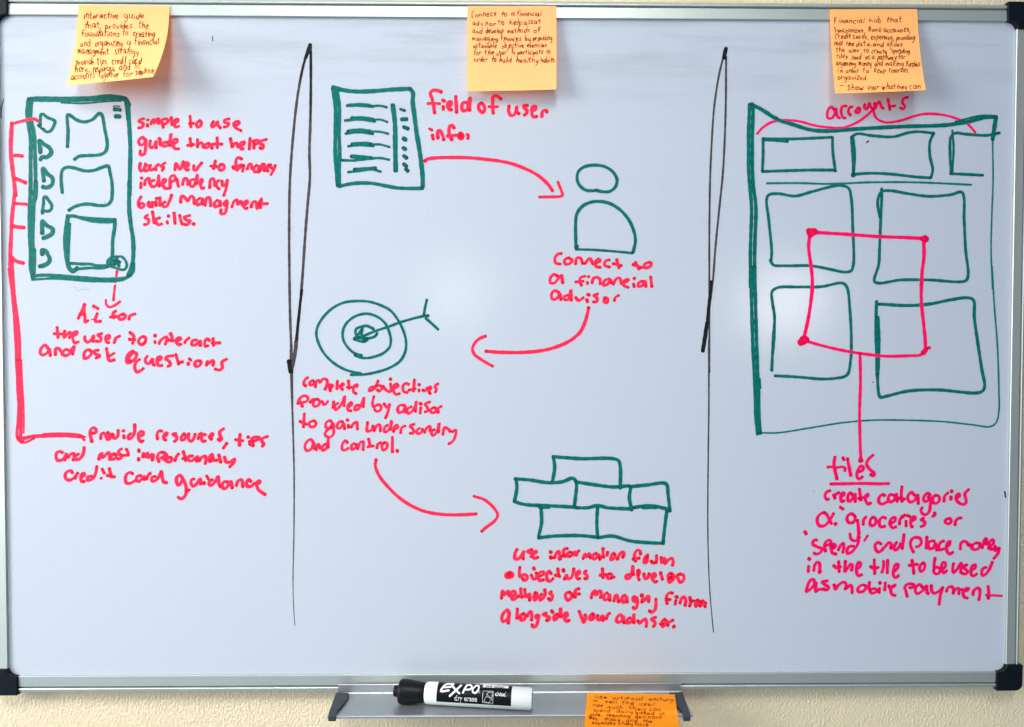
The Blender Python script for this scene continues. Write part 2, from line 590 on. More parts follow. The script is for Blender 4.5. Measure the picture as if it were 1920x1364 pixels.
# ================================================================== drawings and handwriting on the board
def on_board(x, y, lift):
    return at(x, y, lift)
def drawing(name, label, *inks):
    k = Ink(on_board)
    mats = []
    for mat, blocks in zip(inks[0::2], inks[1::2]):
        mats.append((len(k.f), M[mat]))
        k.gain = {'green': 1.12, 'red': 1.05, 'pink': 1.05}.get(mat, 1.0)
        for b in blocks:
            ch = b[5] if len(b) > 5 else 0.0
            k.block(b[0], b[1], b[2], b[3], b[4], chisel=ch)
    return k.build(name, mats, surface, label)

# ---- black dividing lines
drawing('divider_line', 'narrow black loop and line between the left and middle columns', 'grey', [
 (520, 60, 2.13, 4.6, 'w5 12.9,5 11,11 9,20 7.5,30 6,45 5,60 4.7,80 4.8,95 5,110 5.5,125 6,135; w5.2 13.3,6 13.4,20 13.2,35 12.8,48 13,58 12,70 11,83 10,98 8.5,115 7,130 5.5,136'),
 (500, 640, 2.436, 4.6, 'w4.6 t0.75 11,4 11,12 11.5,25 12,40 12.5,60 12.5,80 12.3,95 12,110 12.3,122 12.9,130; w3 t0.6 13,0 12,10 12,30')], 'black', [
 (520, 60, 2.13, 7, 'w6.5 13.2,5 12.4,7.5 11.3,10.5; w5 t0.6 11.6,9 10,15 9,20; w9 4.7,131.5 5,134 5.4,136; w5 t0.5 13.4,8 13.3,22 13.1,35; w5 9.8,103 8.6,113 7.5,123')])
drawing('divider_line', 'narrow worn black loop and line between the middle and right columns', 'grey', [
 (1300, 70, 2.165, 3.6, 'w3.8 13,5 10.5,15 8.5,28 7.5,42 6.8,58 6.5,80 6.5,100 6.5,120 6.5,136; w4 13.3,8 13.2,25 12.8,40 12,55 10.5,70 9,85 8,98 6.5,110'),
 (1290, 640, 2.436, 3.6, 'w3.6 t0.5 9.5,0 9.5,30 9.2,55 9,80 9.3,100 10,115 11.6,133')], 'black', [
 (1300, 70, 2.165, 8, 'w7.5 13.3,4.5 12.8,6.5 12.4,8.5; w5 t-0.5 7.4,99 6.5,107 5.5,117 3.9,127.5; w7 5.6,116 4.7,121 3.8,127.5')])

# ---- left column
A_ = (0, 160, 6.82)
B_ = (0, 340, 6.82)
G_ = (0, 500, 6.82)
H_ = (0, 680, 8.52)
drawing('phone_sketch', 'green phone outline with six D shapes and three boxes', 'green', [
 A_ + (7, 'w8.5 36,18.5 45,18 70,18.5 110,18 140,16 155,16.5 161,19 164,26; w5 45,16 70,16.5 110,16 140,13.5 155,15; w3 78,22.5 105,23.3 140,20.5 155,20; w6.5 36,19 34.5,35 37,55 39,70 39,100 39,140; w6.5 40,18 39,40 43,60 45,100 45.5,140; w4 48,51 55,57; w7 160,17 163,24 165,50 166.5,80 166,110 165.5,140; w3 160,22 162.5,45;'
  'w2.2 145,27 149,26.6 153,27.3; 146,31 150,30.9 154,32; 147.5,40 150,39.8 153.5,40.4; w3 t0.5 1,42 1.2,33 2.5,26 5,18;'
  'w5.3 51,52 51.5,44 52.5,37.5 55,37 60,41 70,46 69,51 64,59 59,59.5 55,56; 51.5,86 51,78 50,71 57,76 63,80 65.5,86 60,92 54,92 51.5,95.5; 56,123 55,112 55,106.5 60,113 67,119 66.5,127 60,131 54,130'),
 B_ + (7, 'w6.5 39,0 38,30 37.5,60 39,90 39,110 41,119 42,124; w6.5 45.5,0 42.5,40 41.5,80 42.5,100 43,120; w3.5 47,0 47,14 46,24; w4 44.5,87 44.5,100 44,118; w6 40.5,123 50,120.5 80,121.5 110,124 140,125.5 160,124 165,121 169,115; w4 41,126 70,124.5 110,127.5 145,128 158,126; w7 165.5,0 165,35 167,55 170,75 170,100 168,110 164,121; w5 t0.4 171,105 171,114 167,122;'
  'w5.3 54,38 55.5,28 56,21 58,20 63,26 66,31 64.5,37 59,38.5 54,37 54.2,41; 54,67 53.7,58 54,51 60,57 67,61 66.5,67 60,71 55,73; 54,94 53.5,88 58,89 61,94 63.5,100 61,105 55,108 50.5,109'),
 A_ + (5.5, '86,79 86.8,60 86.5,38 91,39.5 97,44 107,47 118,44 127,36 130,38 134,58 137,75 134.5,85 127,89 112,90 101,91 95,95; 79.5,138 78,118 80,108 86,105 95,106 108,109.5 120,109 132,104.5 138,103.5 140.5,112 143,125 143.3,140 142,148 137,153 128,154 110,152 95,155.5 88,160'),
 B_ + (5.5, 'w7.5 87,44 84.5,60 83.5,75 84,90 86,103 89,112 93,115 99,111; w4 89.3,54 88,80 87.3,103; w6 86,45 93,44.5 105,47.5 120,51 135,52 147,51; w5 96,45.5 120,48 147,49; w6 147,49 146.3,60 144,75 143.5,95 141,107; w5 90,105 105,106 115,106 125,108 138,108; w5 97,112.5 115,111 130,111 138,109;'
  'w4.3 150,97 155,96.5 160,101 162,108 159,113 152,112.5 145,110 138,107.5 137.5,102 142,98 150,96.5; w4 144,101 150,106; 149,99.5 152,109; 145,107 153,103; w7 148,103')])
drawing('bracket_sketch', 'thick red bracket with five ticks running down the left edge', 'red', [
 A_ + (7, 'w5.5 48.5,46.3 44,43.3 36,44.3 25,46.7 14,50; w7.3 15,49 14,65 13.5,85 15.5,105 18,125 19.5,141; w6 18,90 23,89.8 29,90.8; 19,119 25,121.5 33,125'),
 B_ + (7.3, '19,14 17,30 15,50 14,75 13,95 13,115 14.5,130 16,140; w6 18,28.5 25,29 35,29.7; 16,57.5 22,58.6 31,59.5; 14,97 20,102 30,105'),
 G_ + (8, 'w6.5 12,3 14,20 16.5,40 19.5,80 21,110 22,136; w5.5 15.5,-10 17,20 20,50 24,80 25.3,110 25.5,136'),
 H_ + (9, 'w6 26.5,-4 27.5,20 29,50 30,70 29,95 27,115 30,124 37,127; w6 30,-4 32,40 34,75 33.5,100 33,121; w3 34,-4 36,40 38,75 38,113; w7 29,121 36,121.5 50,118.5 80,117 110,117 128,118; w4 33,128 40,128 55,121; w3.5 70,114.2 100,113.2 127,115.5 136,119.5; w4.5 128,117 135,124.5')])
drawing('arrow_sketch', 'short red arrow down from the phone corner', 'red', [
 G_ + (4.6, '149.5,6 148.5,13 147.5,20; 147,24 146,33 145,43; 135.3,43 136,49 140,52 146,50 153.5,45')])
drawing('handwritten_text', 'red note beside the phone about a simple to use guide', 'red', [
 (240, 200, 5.683, 5.4, '''17,13 13,14 11.5,16 16,18 15,22 11,23; 21,14.3; 20.5,19 20.8,21; 24.5,19 25.5,15 27.5,14 28,18 30,14 32.5,13 32.5,18.5; 37.5,22.5 36,15 39,13.2 42,14 42,17 38,19; 46,12 46.5,16 47,20; 49,18 53,16 53,13.8 50.5,14 49,18 51,22 54.5,21;
 66,10 67,22; 65,18.5 70,18; 76,15 73,18 74,22 77,21 78,17 76,15; 91,16 89,20 90,22 93,20 95.5,16 96,20 98.5,23; 108,13 103,14.5 102.5,17 107,18 106,21 102,22; 112,19 116,20 118.5,17 116,16 112.5,18 114,22 120.5,26;
 19,36 15,33 11.5,36 12,40 15,41 18.5,37 19,36 18.5,45 17,51 13,51 13,47; 24,36 23,41 25,44 28,42 30,37 30,44.5; 33,34 34.5,36; 34,38 34.5,41; 42,38 37,39 37,42 41,42 44,38 45.5,29 45,36 44.5,42; 48,40 52,38 52,35 49.5,35 47.5,40 50,45 54,45;
 66,34 67,42.5; 63,41.5 70,40.5; 74,35 74,43.5; 74,42 77,38.5 79.5,40 80,44; 86,39 82,41 82,44 85,43.5 88,40 89.5,45; 95,33 95,44.5; 91,40 100,40; 109,34 111,43.5; 111,43 114,39 116,39.5 117,43.5; 119,41.5 123,41 124,38 121,38 119,41 121,45.5 123,45; 130,34 129,46; 134,38 134,44.5; 133,37 138,36 139.5,38 135,41; 147.5,35 141,37.5 141.5,40 144,41 143,45 140.5,44;
 13,60.5 12,66 14,69 17,66 18.5,61; 20.5,62 17.5,66 19,69 22,67; 24,62.5 22.5,66 24.5,68 28,66; 29.5,68 30,63.5 33,61.5; 39.5,60 35,63.5 38,65 36,68.5; 50,67.5 51,60.5 55.5,67 59,58.5; 60,66 64.5,62.5 63.5,60 61,60 60.5,65 62.5,68 65,67; 70,63 70,67.5 72.5,68 75,64 78.5,60; 93,58 92,62 91,66.5; 88,63.5 95,64; 99,61.5 96.5,65 98.5,68 102,66.5 102,62.5 99,61.5;
 121,56 117,54.5 115,58 116,68; 111,64.5 118,63 124,62.5; 112,66 118,66.5 121,62; 123,63 122,69.5; 127,67 129,61.5 131,61.5 132,67; 137,62.5 134,66 135,70 138,69 139.5,63 139,70.5; 141,69 143,61.5 145,61.5 145.3,69; 150,62 148.5,66 149,69.5; 152,61.5 152.5,65.5 155,66; 157,62.5 155,68 152,73;
 14.5,76.5; 13.8,81 13.5,87; 17.5,84 19,78 22,76.5 23,82.5; 28,78.5 24,80.5 25,85 29,85 32,79 32.5,73 33.3,85; 37,83.5 40,80 39.5,77.5 37.5,78 37,84 40,87.3 44.5,87; 45,87 45,76 48,73.5 50.5,75.5 49,79 46,80.5; 52,77.5 53,83 54,85.5; 58,83.5 60,77 62.5,77 64,83.5; 70,77.5 66.5,79 66,84 69,85.5 72,80 74,73 73,82.5; 77.5,82.5 79.5,79 78,77.5 77,82 79,87.5 81,86.5; 87,86.5 88,78 91,77 92.5,84.5; 97,78.5 94,81.5 95,86 97,88; 100,79.5 101,84.5 104,83 106,78 104.5,87 102,95;
 14,96 11,102 12,107 15,108 17,105.5 15,103 12,105; 22,101.5 21.5,105.5 24,107 26,101.5 25.5,107.5; 30.5,98; 29.5,101.5 30,106; 34,97 34,106; 40,101.5 37,103.5 38,107 41,106.5 44,101 46.5,94; 56,102.5 57,95.5 61,97.5 63.5,101 67,95.5 69.5,96.5 70.5,104; 77,97.5 73,100.5 74,105 78,103 79.5,98 79.5,104.5; 82,105.5 84,97.5 87,97.5 88,106.5; 95.5,99.5 92,103 93,107 97,105 98,100.5 98.5,106; 105.5,100 102,103.5 104,106 106,101.5 105,108 103,114 99,114 99,110; 110.5,107.5 113,101 116,99.5 117,104.5 120,101 122,105.5; 123.5,105.5 127,103 127,100.5 124.5,101.5 123,106 126,109 127,108; 131,107.5 133,102 136,101.5 137.5,109 141,100 142.5,98; 142,100 141,108.5; 140,104 149,103.5;
 21,115.5 18,118 22,121 21,125 17,126; 26,112 28,124.5; 34,118.5 29,121 32,126 36,125; 43,116 43,117.5; 41.5,122.5 42,124.5; 49,113 50,125; 55,116 56,121 58,126; 66,116 60,118 62,121 66,122 63,126 60,125.5; 70,125.3''', 0.25)])
drawing('handwritten_text', 'red note under the phone about AI answering questions', 'red', [
 (60, 560, 9.6, 5.6, '''95,10 90,21 83,36; 94,10 93,24 95,33 96,43 101,39.5; 86,28 95,29; 110,13.5 119,18.5; 117,27 114,41 124,41; w2.5 107,37.5 112,38; w5.4 151,22.5 146,26 147,35; 141,33.5 152,32.5; 164,28 157,31 157,37 164,37 168,31.5 164,28; 174,38 176,31.5 186,27.5;
 45,52 47,71; 39,63.5 54,64; 59,58 58,70 64,64 68,60.5 69,65 67,71; 73,67.5 80,64 81,60 75,61.5 73,70 77,80 84,78; 95,68 95.5,75 100,79 107,74 111,67 110,78.5; 126,63 118,65.5 124,71 123,77 116,77; 132,73.5 139,71.5 139,66.5 134,67.5 132.5,74 136,80 139,79; 148,80 151,71.5 158,67.5;
 176,61 183,68 181,81; 175,73.5 185,74.5; 31,93 23,84 16,91 15,99 20,102 28,97 31,91 33,103; 42,102 43,90 49,91 55,102; 67,94 60,92 55.5,98 59,103 67,100 73,89 76,86 73,101; 105,94 101,92 94,98 94.5,108 103,104.5 107,98 104.5,93; 120,93 111,95 114,100 122,104 115,107.5; 134,89.5 136,102 139,112 149,110.5; 148,98.5 138,104.5''', 0.2),
 (240, 600, 9.6, 5.6, '''26,30 20,35 19,41 25,45 31,40 31,32 26,30; 29,42; 49,28.5; 48,38.5 49,42; 56,43 58,38 68,31 70.5,34 67,44; 76,24 79,31 78,38; 73,36.5 82,37.5; 87,38 95,35.5 93,32 87,35 87,41 92,45 96,43.5; 102,42 104,37.5 110,32.5; 124,36 116,38 115,45 122,45 130,38 130,47; 147,38 142,34 138,40 139,48 144,46.5; 153,33 154,46; 151,42 166,41.5;
 9,56 1,61 -3,70 -1,78 6,76 14,68 15,61 11,59 4,65 0,72 6,74; 21,71 14,77 12,87 16,94 23,91.5 28,87; 35,65 31,71 32,77 37,79 42,73 44,70 45,80 48,82; 51.5,74 58,72 59.5,67 55,67 52,73 55,82 62,82; 81,64.5 70,66.5 68,70 75,76 76,82 71,84; 86,62 90,76 91,80.5; 93,77 99,75.5; 110,70 113,73; 108.5,78 108.5,81.5; 130,74 122,74.5 120,81 124,84.5 131,79 130,74; 141,82 143,75 146,78 152,73 154,77 152.5,83; 178,70.5 169,76 169.5,87 164,90.5 156,88.5''', 0.2)])
drawing('handwritten_text', 'red note at the lower left about resources, tips and credit card guidance', 'red', [
 (90, 780, 8.527, 5.8, '''70,42 67.5,30 68,22.5 72,19 76.5,21.5 76.5,27 71,28; 84,37 85,29.5 90,27.5; 95.5,26.5 92.5,31 95,38 99,37 98.5,30 95.5,26.5; 103,29.5 106,36.5 111,33 112,23; 120.5,24; 121,31.5 121.5,36; 132,28.5 128.5,31.5 129,37 133,36 138,27 138.5,14.5; 144,32.5 151,31 152.5,26.5 149,25 145.5,28 145,37 149,41.5 152,40; 175,37 174,30.5 177,24.5 182,24.5;
 23,59 20,57 14,59 12.5,64 15,71 21,71 27,66 29.5,60 27,71; 32,67 35,62.5 41,60 41.5,65 40,71; 49,61 44.5,63.5 43.5,69 48,70 54,65 57,57 57.5,50; 81,70 83,62 86,60 87,67 96,59 98,61 99,70; 107,61 101.5,63 101.5,69 106,69 109,65 107,61; 118,52.5 113,56 113.5,61 117.5,63.5 116.5,67.5 112,69; 125,53 128,60 127,63; 119,63.5 129,62.5; 145,54.5 145.5,57.5; 145,67.5 144.5,71; 152,66 152.5,60 157,66 159,59 161,67 165,62 168,62.5 166.5,71; 177.5,74 175,66 176.5,61 182,58 187,59.5 190,63 187.5,67 182,67.5;
 39,91.5 37,88 31.5,89 27.5,94 29,101 35,103 42,98.5 47,92; 43,101 45,95.5 48,91; 54,98 58.5,95 58,92 54.5,93 52.5,99 54,105 58,105; 70,96.5 63.5,98 63.5,103 69,102 74,97 77,88 78,81; 86.5,85 90,92; 84,100.5 86,99; 98,84 100,93 101.5,97.5 107,97.5; 94,95.5 101,96.5; 135,92.5 131,90.5 126,93.5 123.5,100 125,107 131,108 140,103; 149,95.5 142.5,97 141.5,103 145,105 151,100 154,97 154,102; 158,101 160,95 164,91.5; 172,97 166.5,98 166,104 171,104 177,98 181,88.5; 182,90 183,100 185,106 190,107''', 0.2),
 (300, 780, 8.527, 5.8, '''5,33.5 10,31 11.5,27.5 8,28 5.5,33 7,38 10,39; 26,28 20.5,29.5 26,33 26.5,38 22.5,41.5; 38,29 34.5,33 34.5,39 39,38 41,32.5 38,29; 46,28 46,38 50,41 55,34 56,29; 61,37 63,30 66,27.5; 73,30.5 69,29.5 66.5,34 68,41 73,40; 78,33.5 84,31.5 83.5,28 80,31 78.5,34 83,38; 102,20.5 95.5,25.5 96.5,33 98.5,37 95.5,40 93,37.5; 107,43.5 101,52; 128,29 127,39 127,48; 120,38 133,40; 141,34; 143,41 144.5,47; 149,49 147,36.5 150,34.5 158,34.5 159,36.5 155,39 149,40.5; 172,33 163.5,36.5 163,41 166,46 163,49;
 3,58.5 8,60.5 6.5,65 2,67 6,69 10,72; 17,66 11.5,68.5 10.5,73 15,74 19,70 17,66; 24,72 26,65.5 30,60.5; 37,57 40,66 41,72; 36,68.5 43,67.5; 52,64 46.5,65 45.5,71 51,72 56,68 60,65 58.5,73; 63,72 66,67 72,64.5 73.5,71 72,77; 80,74 79,67 83,61.5 84.5,69; 79,72 92,71; 94,62.5 97,74; 103,66 106,74 112,74 119,69 118.5,74 111,82;
 36,105 35,98.5 31,95 26.5,99 26.5,107 29,111 33,108 36,101 40,108 42,118 40.5,127 34,133 28.5,130; 47,118.5 42,120; 55,101 50.5,102 49.5,108 53,113 59,108 64,101 65,110; 74.5,96.5 77,101; 70.5,107.5; 84,102 79,105 78.5,110 82,111 87,107 93,97 94,108 97,114; 108,105.5 101.5,106 99.5,112 102,117 108,113 113,105 115.5,116; 122,112 124,105 130,102 132,108 132.5,114; 145,105 141.5,102 138.5,107 140,113 146,112.5 151,108; 153,107.5 159.5,107 159.5,104 155,105.5 154.5,110 157,118 168,126''', 0.2)])

# ---- middle column
D_ = (600, 150, 6.2)
drawing('paper_sketch', 'green sheet of paper drawn with six dashes and a dotted margin', 'green', [
 D_ + (7, 'w6.8 15,9.5 17.8,30 18,60 17.6,80 19,105 20.5,122; w6 18.8,9 22.3,30 22,60 22.8,85 22.3,105 22.3,122; w7 14.5,8.5 25,11.5 40,13.5 60,13.2 85,11.2 105,10.5; w7.5 105,10.8 108,15.5 107.6,25 109.5,40 112,60 116,85 119,110 119.3,125; w6 119.5,126 110,126.3 90,125.7 75,123 60,120.3 45,120 35,121 22,123.8; w5 20,123.3 24,124.2;'
  'w5.5 31,30 45,29.5 62,31; w3.8 60,30.6 70,30.2 77.5,32; w4 34,29 48,28.2 58,29.2; w4.4 29,47.3 45,46 64,48.5; 37,44.8 52,45 62,46.5; w4 60,46.8 70,46.3 78.5,49.2; w4.4 29.5,62.6 45,61 62,63; 32,60.3 46,58.8 58,60; w4 56,60 70,60.5 79.5,62.8; w4.4 32.5,77.3 47,76 62,77; 37,75 52,74.4 60,75; w4 58,75.3 70,75.3 81,78.3; w4.4 25.5,93.5 40,93.8 60,91.5 70,91 80.5,93; 36,89 48,90 60,91; w4.4 33,107.3 46,106 60,104 71,107; 40,104.8 52,104 65,102.8; w8 84.5,29 87,50 87.5,80 88,106;'
  'w5 93,34 99,36; 95,46 101,45.7; 97.5,55 102.5,57; 96.8,68 100,70; 96.5,79 99.5,81; 97,88 100.5,91; 97.5,98 100.5,101; 100,104 102.5,106.5')])
drawing('handwritten_text', 'red words field of user info beside the drawn paper', 'red', [
 (790, 155, 6.82, 6, '''26,12.5 20,10 14,10.5 11.5,13.5 14,22 16,32 17,39.5; w5 8,27 16,26.6 24,27.2; w5.6 26.5,22.3 30,24; 28,30.5 28,35; 34,31 38,29 38,25 35,25 33.5,30 36,34.5 39,35; 44,18 45,38.5; 58,25.5 53.5,26 51.5,31 53,36 58,35 60,27 62,19.5 61.5,36; 77,26 73.5,28.5 74,35 79,38.5 81,32 77,26; 102,21.5 97,17.5 92,17.5 91.2,23 91.2,33 92,39.5; w5 86,31 98,31; w5.6 112,30 111.5,36 114,42 119,41 122,31 122.5,38 125,40; 136,29.5 131,29.5 132,33 135,36 134,40 131,42; 141,36.5 146,34.5 145.5,30.5 142,31 141.2,38 143,44 148,43.3; 154,44 155,37 159,35.3 160.5,38;
 w4.8 10,59 14,61; w5.4 14,67 15.3,73; 21,71 21,62 23.5,61.5 27,67 28.5,73.5; 42,58.5 39,54.5 36.5,55.5 35.3,62 36.3,68 39,73.5; 33,68.3 46,67.5; 50,64.5 47.5,67 48.5,71.5 52,72 53,67.5 50,64.5; w7 50.4,68.5; w5.4 58,66.5 60,67 59.5,72''', 0.2)])
drawing('arrow_sketch', 'curved red arrow from the drawn paper to the drawn figure', 'red', [
 (790, 155, 6.82, 6.2, '4,100.5 8,98 20,96.3 40,95.8 60,96.2 80,98 100,100.5 115,103.7 130,109 145,116.3 155,123.5 163,131.5 168,139'),
 (1000, 280, 4.546, 5.2, '21,28 24,36 25,39 23,40.3 18,40.6 5,40.8')])
drawing('figure_sketch', 'green head and shoulders outline of a person', 'green', [
 (1000, 280, 4.546, 5.3, '52,35.5 45,35 39.5,31 37.2,25 38.5,19 43,15.3 52,13.6 61,15 68,19.7 71.3,26 70,32 65,36 60,36.4 53,35; w5.6 36.3,84 36,65 37,55.5 42,48.5 50,45 57,44.6 65,46.3 73,51 80,58.3 85,68 87,78 85,88; w4.2 36,85.4 50,85.8 65,86.8 84.5,88.6; 36,84.5 38,82.7')])
drawing('handwritten_text', 'red words connect to a financial advisor under the drawn figure', 'red', [
 (1000, 280, 4.546, 5.4, '''24,89 21,89.3 18.3,93 19,97 23,98; 30,92.5 26.5,94.5 27.3,98 31,97.5 33,94.8 30,92.5; 36,98 37,92.8 40,92.8 42,97.5; 44,97.5 48,93.3 51,98.3; 53,97.5 57,95.3 55.5,93.5 52.8,96 53.5,100 57,100.7; 65,94.3 61.5,95.5 60.8,99 65,100.5; 71,94 73,101.5; 68,97.6 75,99.3; 87,96.3 90,102.3; 85,98.4 92,101; 99,96.4 95,98 94.6,101 99,100.4 100.7,97.5 99,96.4;
 21,108.5 17.5,106.8 14.5,110 14.5,114 18,114 22,109.5 24,107.5 25,114.3; 44,108.3 40.5,109.5 39.7,113 41,116; 36,113.3 43,112.5; 47,108.7; 46,113.3 46.2,115; 50,114.3 51.3,110 54,109.3 56.5,110.5 57,115.3; 65,110.3 60.5,112.3 59.7,116 63,115.3 66,111.3 66.3,114.5; 68,115.5 71,110.3 73.5,109.8 75,115; 76,114.3 80.5,112.3 80.8,111 77.4,112.3 77,116 81,118; 86,110.3; 85.3,115 86,117.2; 93,112.3 89.5,114.3 89.5,117 93,116.3 95,112.5 96,117.5; 100,109 101,117.3;
 22,122.4 18,120.6 15.4,124 16.3,128 20,127.3 22.5,123.3 23.5,128.3; 30,124.4 26.3,125.7 26.6,128.3 30,128 32,120.3 32.4,129.3; 36,126.3 38.5,129 43,126.4; 46,124 48,124.4; 45.3,128 46.3,130.3; 55,123.4 51.4,124.7 54.3,127 54,130 51,130.3; 61,126.4 60.3,130 63,131 63.2,127.5 61,126.4; 69,129.3 70,126.4 73,124.6''', 0.2)])
drawing('arrow_sketch', 'curved red arrow from the advisor note to the drawn target', 'red', [
 (870, 560, 7.385, 6.5, '172.7,12 171,20 167,34 160,47.5 145,59.5 125,68 105,72.6 80,74.7 60,74.8 40,74 30,73; w5.6 30,52 22,55.3 15,61.5 11.7,69.5 14,77 22,83.5 31,89 40,94')])
F_ = (560, 550, 6.857)
drawing('target_sketch', 'green round target with an arrow stuck in its centre', 'green', [
 F_ + (4.6, '80,103.5 60,98.5 42,87.5 30,73.5 23,55.5 23.7,45 30,33 42,20.5 57,12.5 75,10.2 90,11 105,15.5 118,22.5 127,33.5 134,47 138,62 137,75 131,86.5 120,94.5 105,100.3 85,104.5 67,105; 81,80 72,77.5 62,68.5 57,58.5 57,48 61,39.3 70,31.3 80,27.3 90,26.7 102,31 112,40 117,52 118.5,60 117,69 109,77 100,81 88,83.5 78,82.5 72,79.5;'
  'w5 96,46 88,42.3 80,43.3 74,46.3 73.3,52 78,57 90,58 98,55.5 101,51.5; 82,45 76,54 71,59; 82,46 81,54 85,60; 71,59.3 80,62 86,62 88.5,59.3; 76,58 84,55.5; 84,60.5; 85,54.3 100,48.3 115,43.3 130,37.8 145,33.3 160,29.7 167,29; w4.6 164.8,8.5 162.6,18 161,28; 163,32 172,40 179.6,47')])
drawing('handwritten_text', 'red note under the target about objectives and gaining control', 'red', [
 (550, 690, 5.818, 5.2, '''16,10.5 12.5,13 11.3,18 14,20; 22,13.5 18.3,15.5 18.3,19 22,18 23,14.5; 24,21 25,14.5 27.5,13.5 29,16 32,12.3 35.5,12.5 37,15 36,20 34.5,23.5; 40.5,25.5 38.5,18.5 43,19.5 40.5,22.5; 48,14.5 47.5,23; 50.5,20.3 55,18.3 53.5,17 51.3,21 54,24; 60,14 61,23; 58.5,21.3 64,21.2; 65.5,20.5 70,20 69.5,18.3 66.5,19.5 65.5,26 68.5,28.3;
 88,20.5 84.3,21.5 82.7,25 86,24.3 90,20 92.5,14; 90,19.5 95,19.7 96.5,23 93.5,25.5 91.5,24; 97.5,20 102,25 106,26 106,17.5; 106,12.5; 109.5,22.5 114,20.3 113,17.7 110.3,18.5 109.3,25 112,29 116,28; 126,18.3 123,16.8 119.5,20 120.5,26 124.5,27; 132,13 131,25.5; 126,24.4 133,22.8; 137,18.3; 137,24 137,26; 141,24 143,25.5 146.5,21.5; 147,25 150,22.5 149.5,20.5 146.8,23 149,28; 158,17.3 154.3,20 156,24 154.5,27;
 10,42.5 7.3,37; 5,38.5 7.3,33 12,30.5 15.7,32.3 15,36 9,38.3 4.5,39; 18,38 21,34.5 23.5,34.5; 25.5,34 21.5,38 23,42.3 28,40 28,35.5 25.5,34; 31,36.5 34,40.3 38,36.3; 44,37 43,43.5; 49,38.5 45.5,41 46,46 50,43 54,37 56,31 55.3,42; 60,43 64,40 63,37.5 60,40.5 59.5,46 63,47; 71,40.5 67.5,42 67,46 71,45 75,38 77,32.5 76.3,43; 88,31 86.5,37 87.5,43 92,40.3 95.7,42 95,46 91,47.6 88.5,45.5; 99,39.5 102,43.3 105,39.5 103.5,47 100.5,55;
 121,40.8 116.5,41 113.7,44.5 115,49 120,47 122,41 122,49; 129,42.3 124.5,45 125.3,50 129,48 133,42 134,36.5 133.3,48; 139,39.3; 139,43.3 138.3,50; 149,37.3 143.5,39.5 146,43 147,47 143.5,48; 153,43.3 149.5,46 151,49 155,48 156,44.5 153,43.3; 158,49 158,44.5 161.5,42;
 12,50 11,65; 7,58.4 15,62; 22,57.6 17.5,60 18.3,64 23,64 24.7,60 22,57.6; 42,59.4 40,57.5 35.5,60.3 35.5,65 39,66 43,61 44,67 43.3,73 38.5,76 34.5,73 36,69 42,65; 54,58.6 49.5,59.5 47.8,65 51,66 55,60.5 56,67; 59,57; 60,62.5 60.3,65; 63,65 66,60.5 69,59.5 70,67; 81,59.5 80.5,69 85,68 87,63; 88,69 91,63 94,62 95,69.5; 103,62.5 99.5,65 99.5,70 103,69 107,61 107,57.5 106,68; 109,68 114,65 113,62.6 110.3,64 109.3,70; 117,71 118,65.5 122,63.4; 132,61.3 127.5,63.5 130.5,67 131,71 127,71.5; 137.5,66 134.3,69 136,72 140,70 141,66.5; 143,71 146,65 149,64 149.3,69; 154,67.3 150.5,70 152,74 156,71 159,60.5 158.3,70; 163,73 165,65 169,67 171,69.5; 173,70 177,68 177,73 174,80 169.5,83;
 22,82 19,78 14.5,81 12.5,87 15,90.5 20,88 22,81 23.3,89; 25,90 27,83.5 29.5,88; 35,83.3 31.5,86 32,90 36,88 38,78 38,87; 59,82 57,79.5 54,82 53.3,89 56,90 60,87.5; 67,82.3 63.5,84.5 64,89 68,87 69,83.5; 70,89 73,81.5 76,80.5 76,90; 82,77.5 84,86; 81,86.4 87,85.2; 91,88 92,83.5 96,81.3; 99,81.5 96.5,85 98,90 102,87 102,82.6 99,81.5; 108,75.5 108,92; 113.3,90.7''', 0.2)])
E3 = (680, 840, 3.2)
drawing('arrow_sketch', 'curved red arrow from the control note to the drawn bricks', 'red', [
 E3 + (6, '8,7 7.6,11 10,17 15,23.3 22,30 30,35.2 38,38.4 48,40 58,40.2 68,39.7; w5.6 66.5,29 73,31.2 79,36.5 81,40.5 79,44 74,47.8 71.2,50.3')])
drawing('brick_sketch', 'green stack of six bricks in three rows', 'green', [
 E3 + (6, '114.3,5 115.2,12 113.8,20.5; 114,5.3 130,6.5 153,7.4 154.5,11 154.5,24.3; 92,18.5 92.5,24 91,32.3; 91.5,18.7 100,19.3 112,21 120,20.3 126,18.3 128,20.5 127,35.5; 91,32.3 97,34 110,34.7 127,35.6; 128,20.5 140,22.3 150,23.5 160,22.8; 128,36 135,36 141,34.7 147,36 161,36.7; 161,23 160,30 161.5,37.5; 161,23.3 170,22.4 182,21.7 183.2,28 184.3,38; 163,35.8 172,34.7 184,37; w5 168,36 176,36; 107,36 107.3,45 105.5,53.5; 105.5,54 115,53 130,52.7 141,53.7; 141,35.5 140.5,45 141,54; 141,54 150,53 160,55.8 172,57 180,57.3; 182.5,38 181.3,47 180.2,57.5; w4 106,36 112,36')])
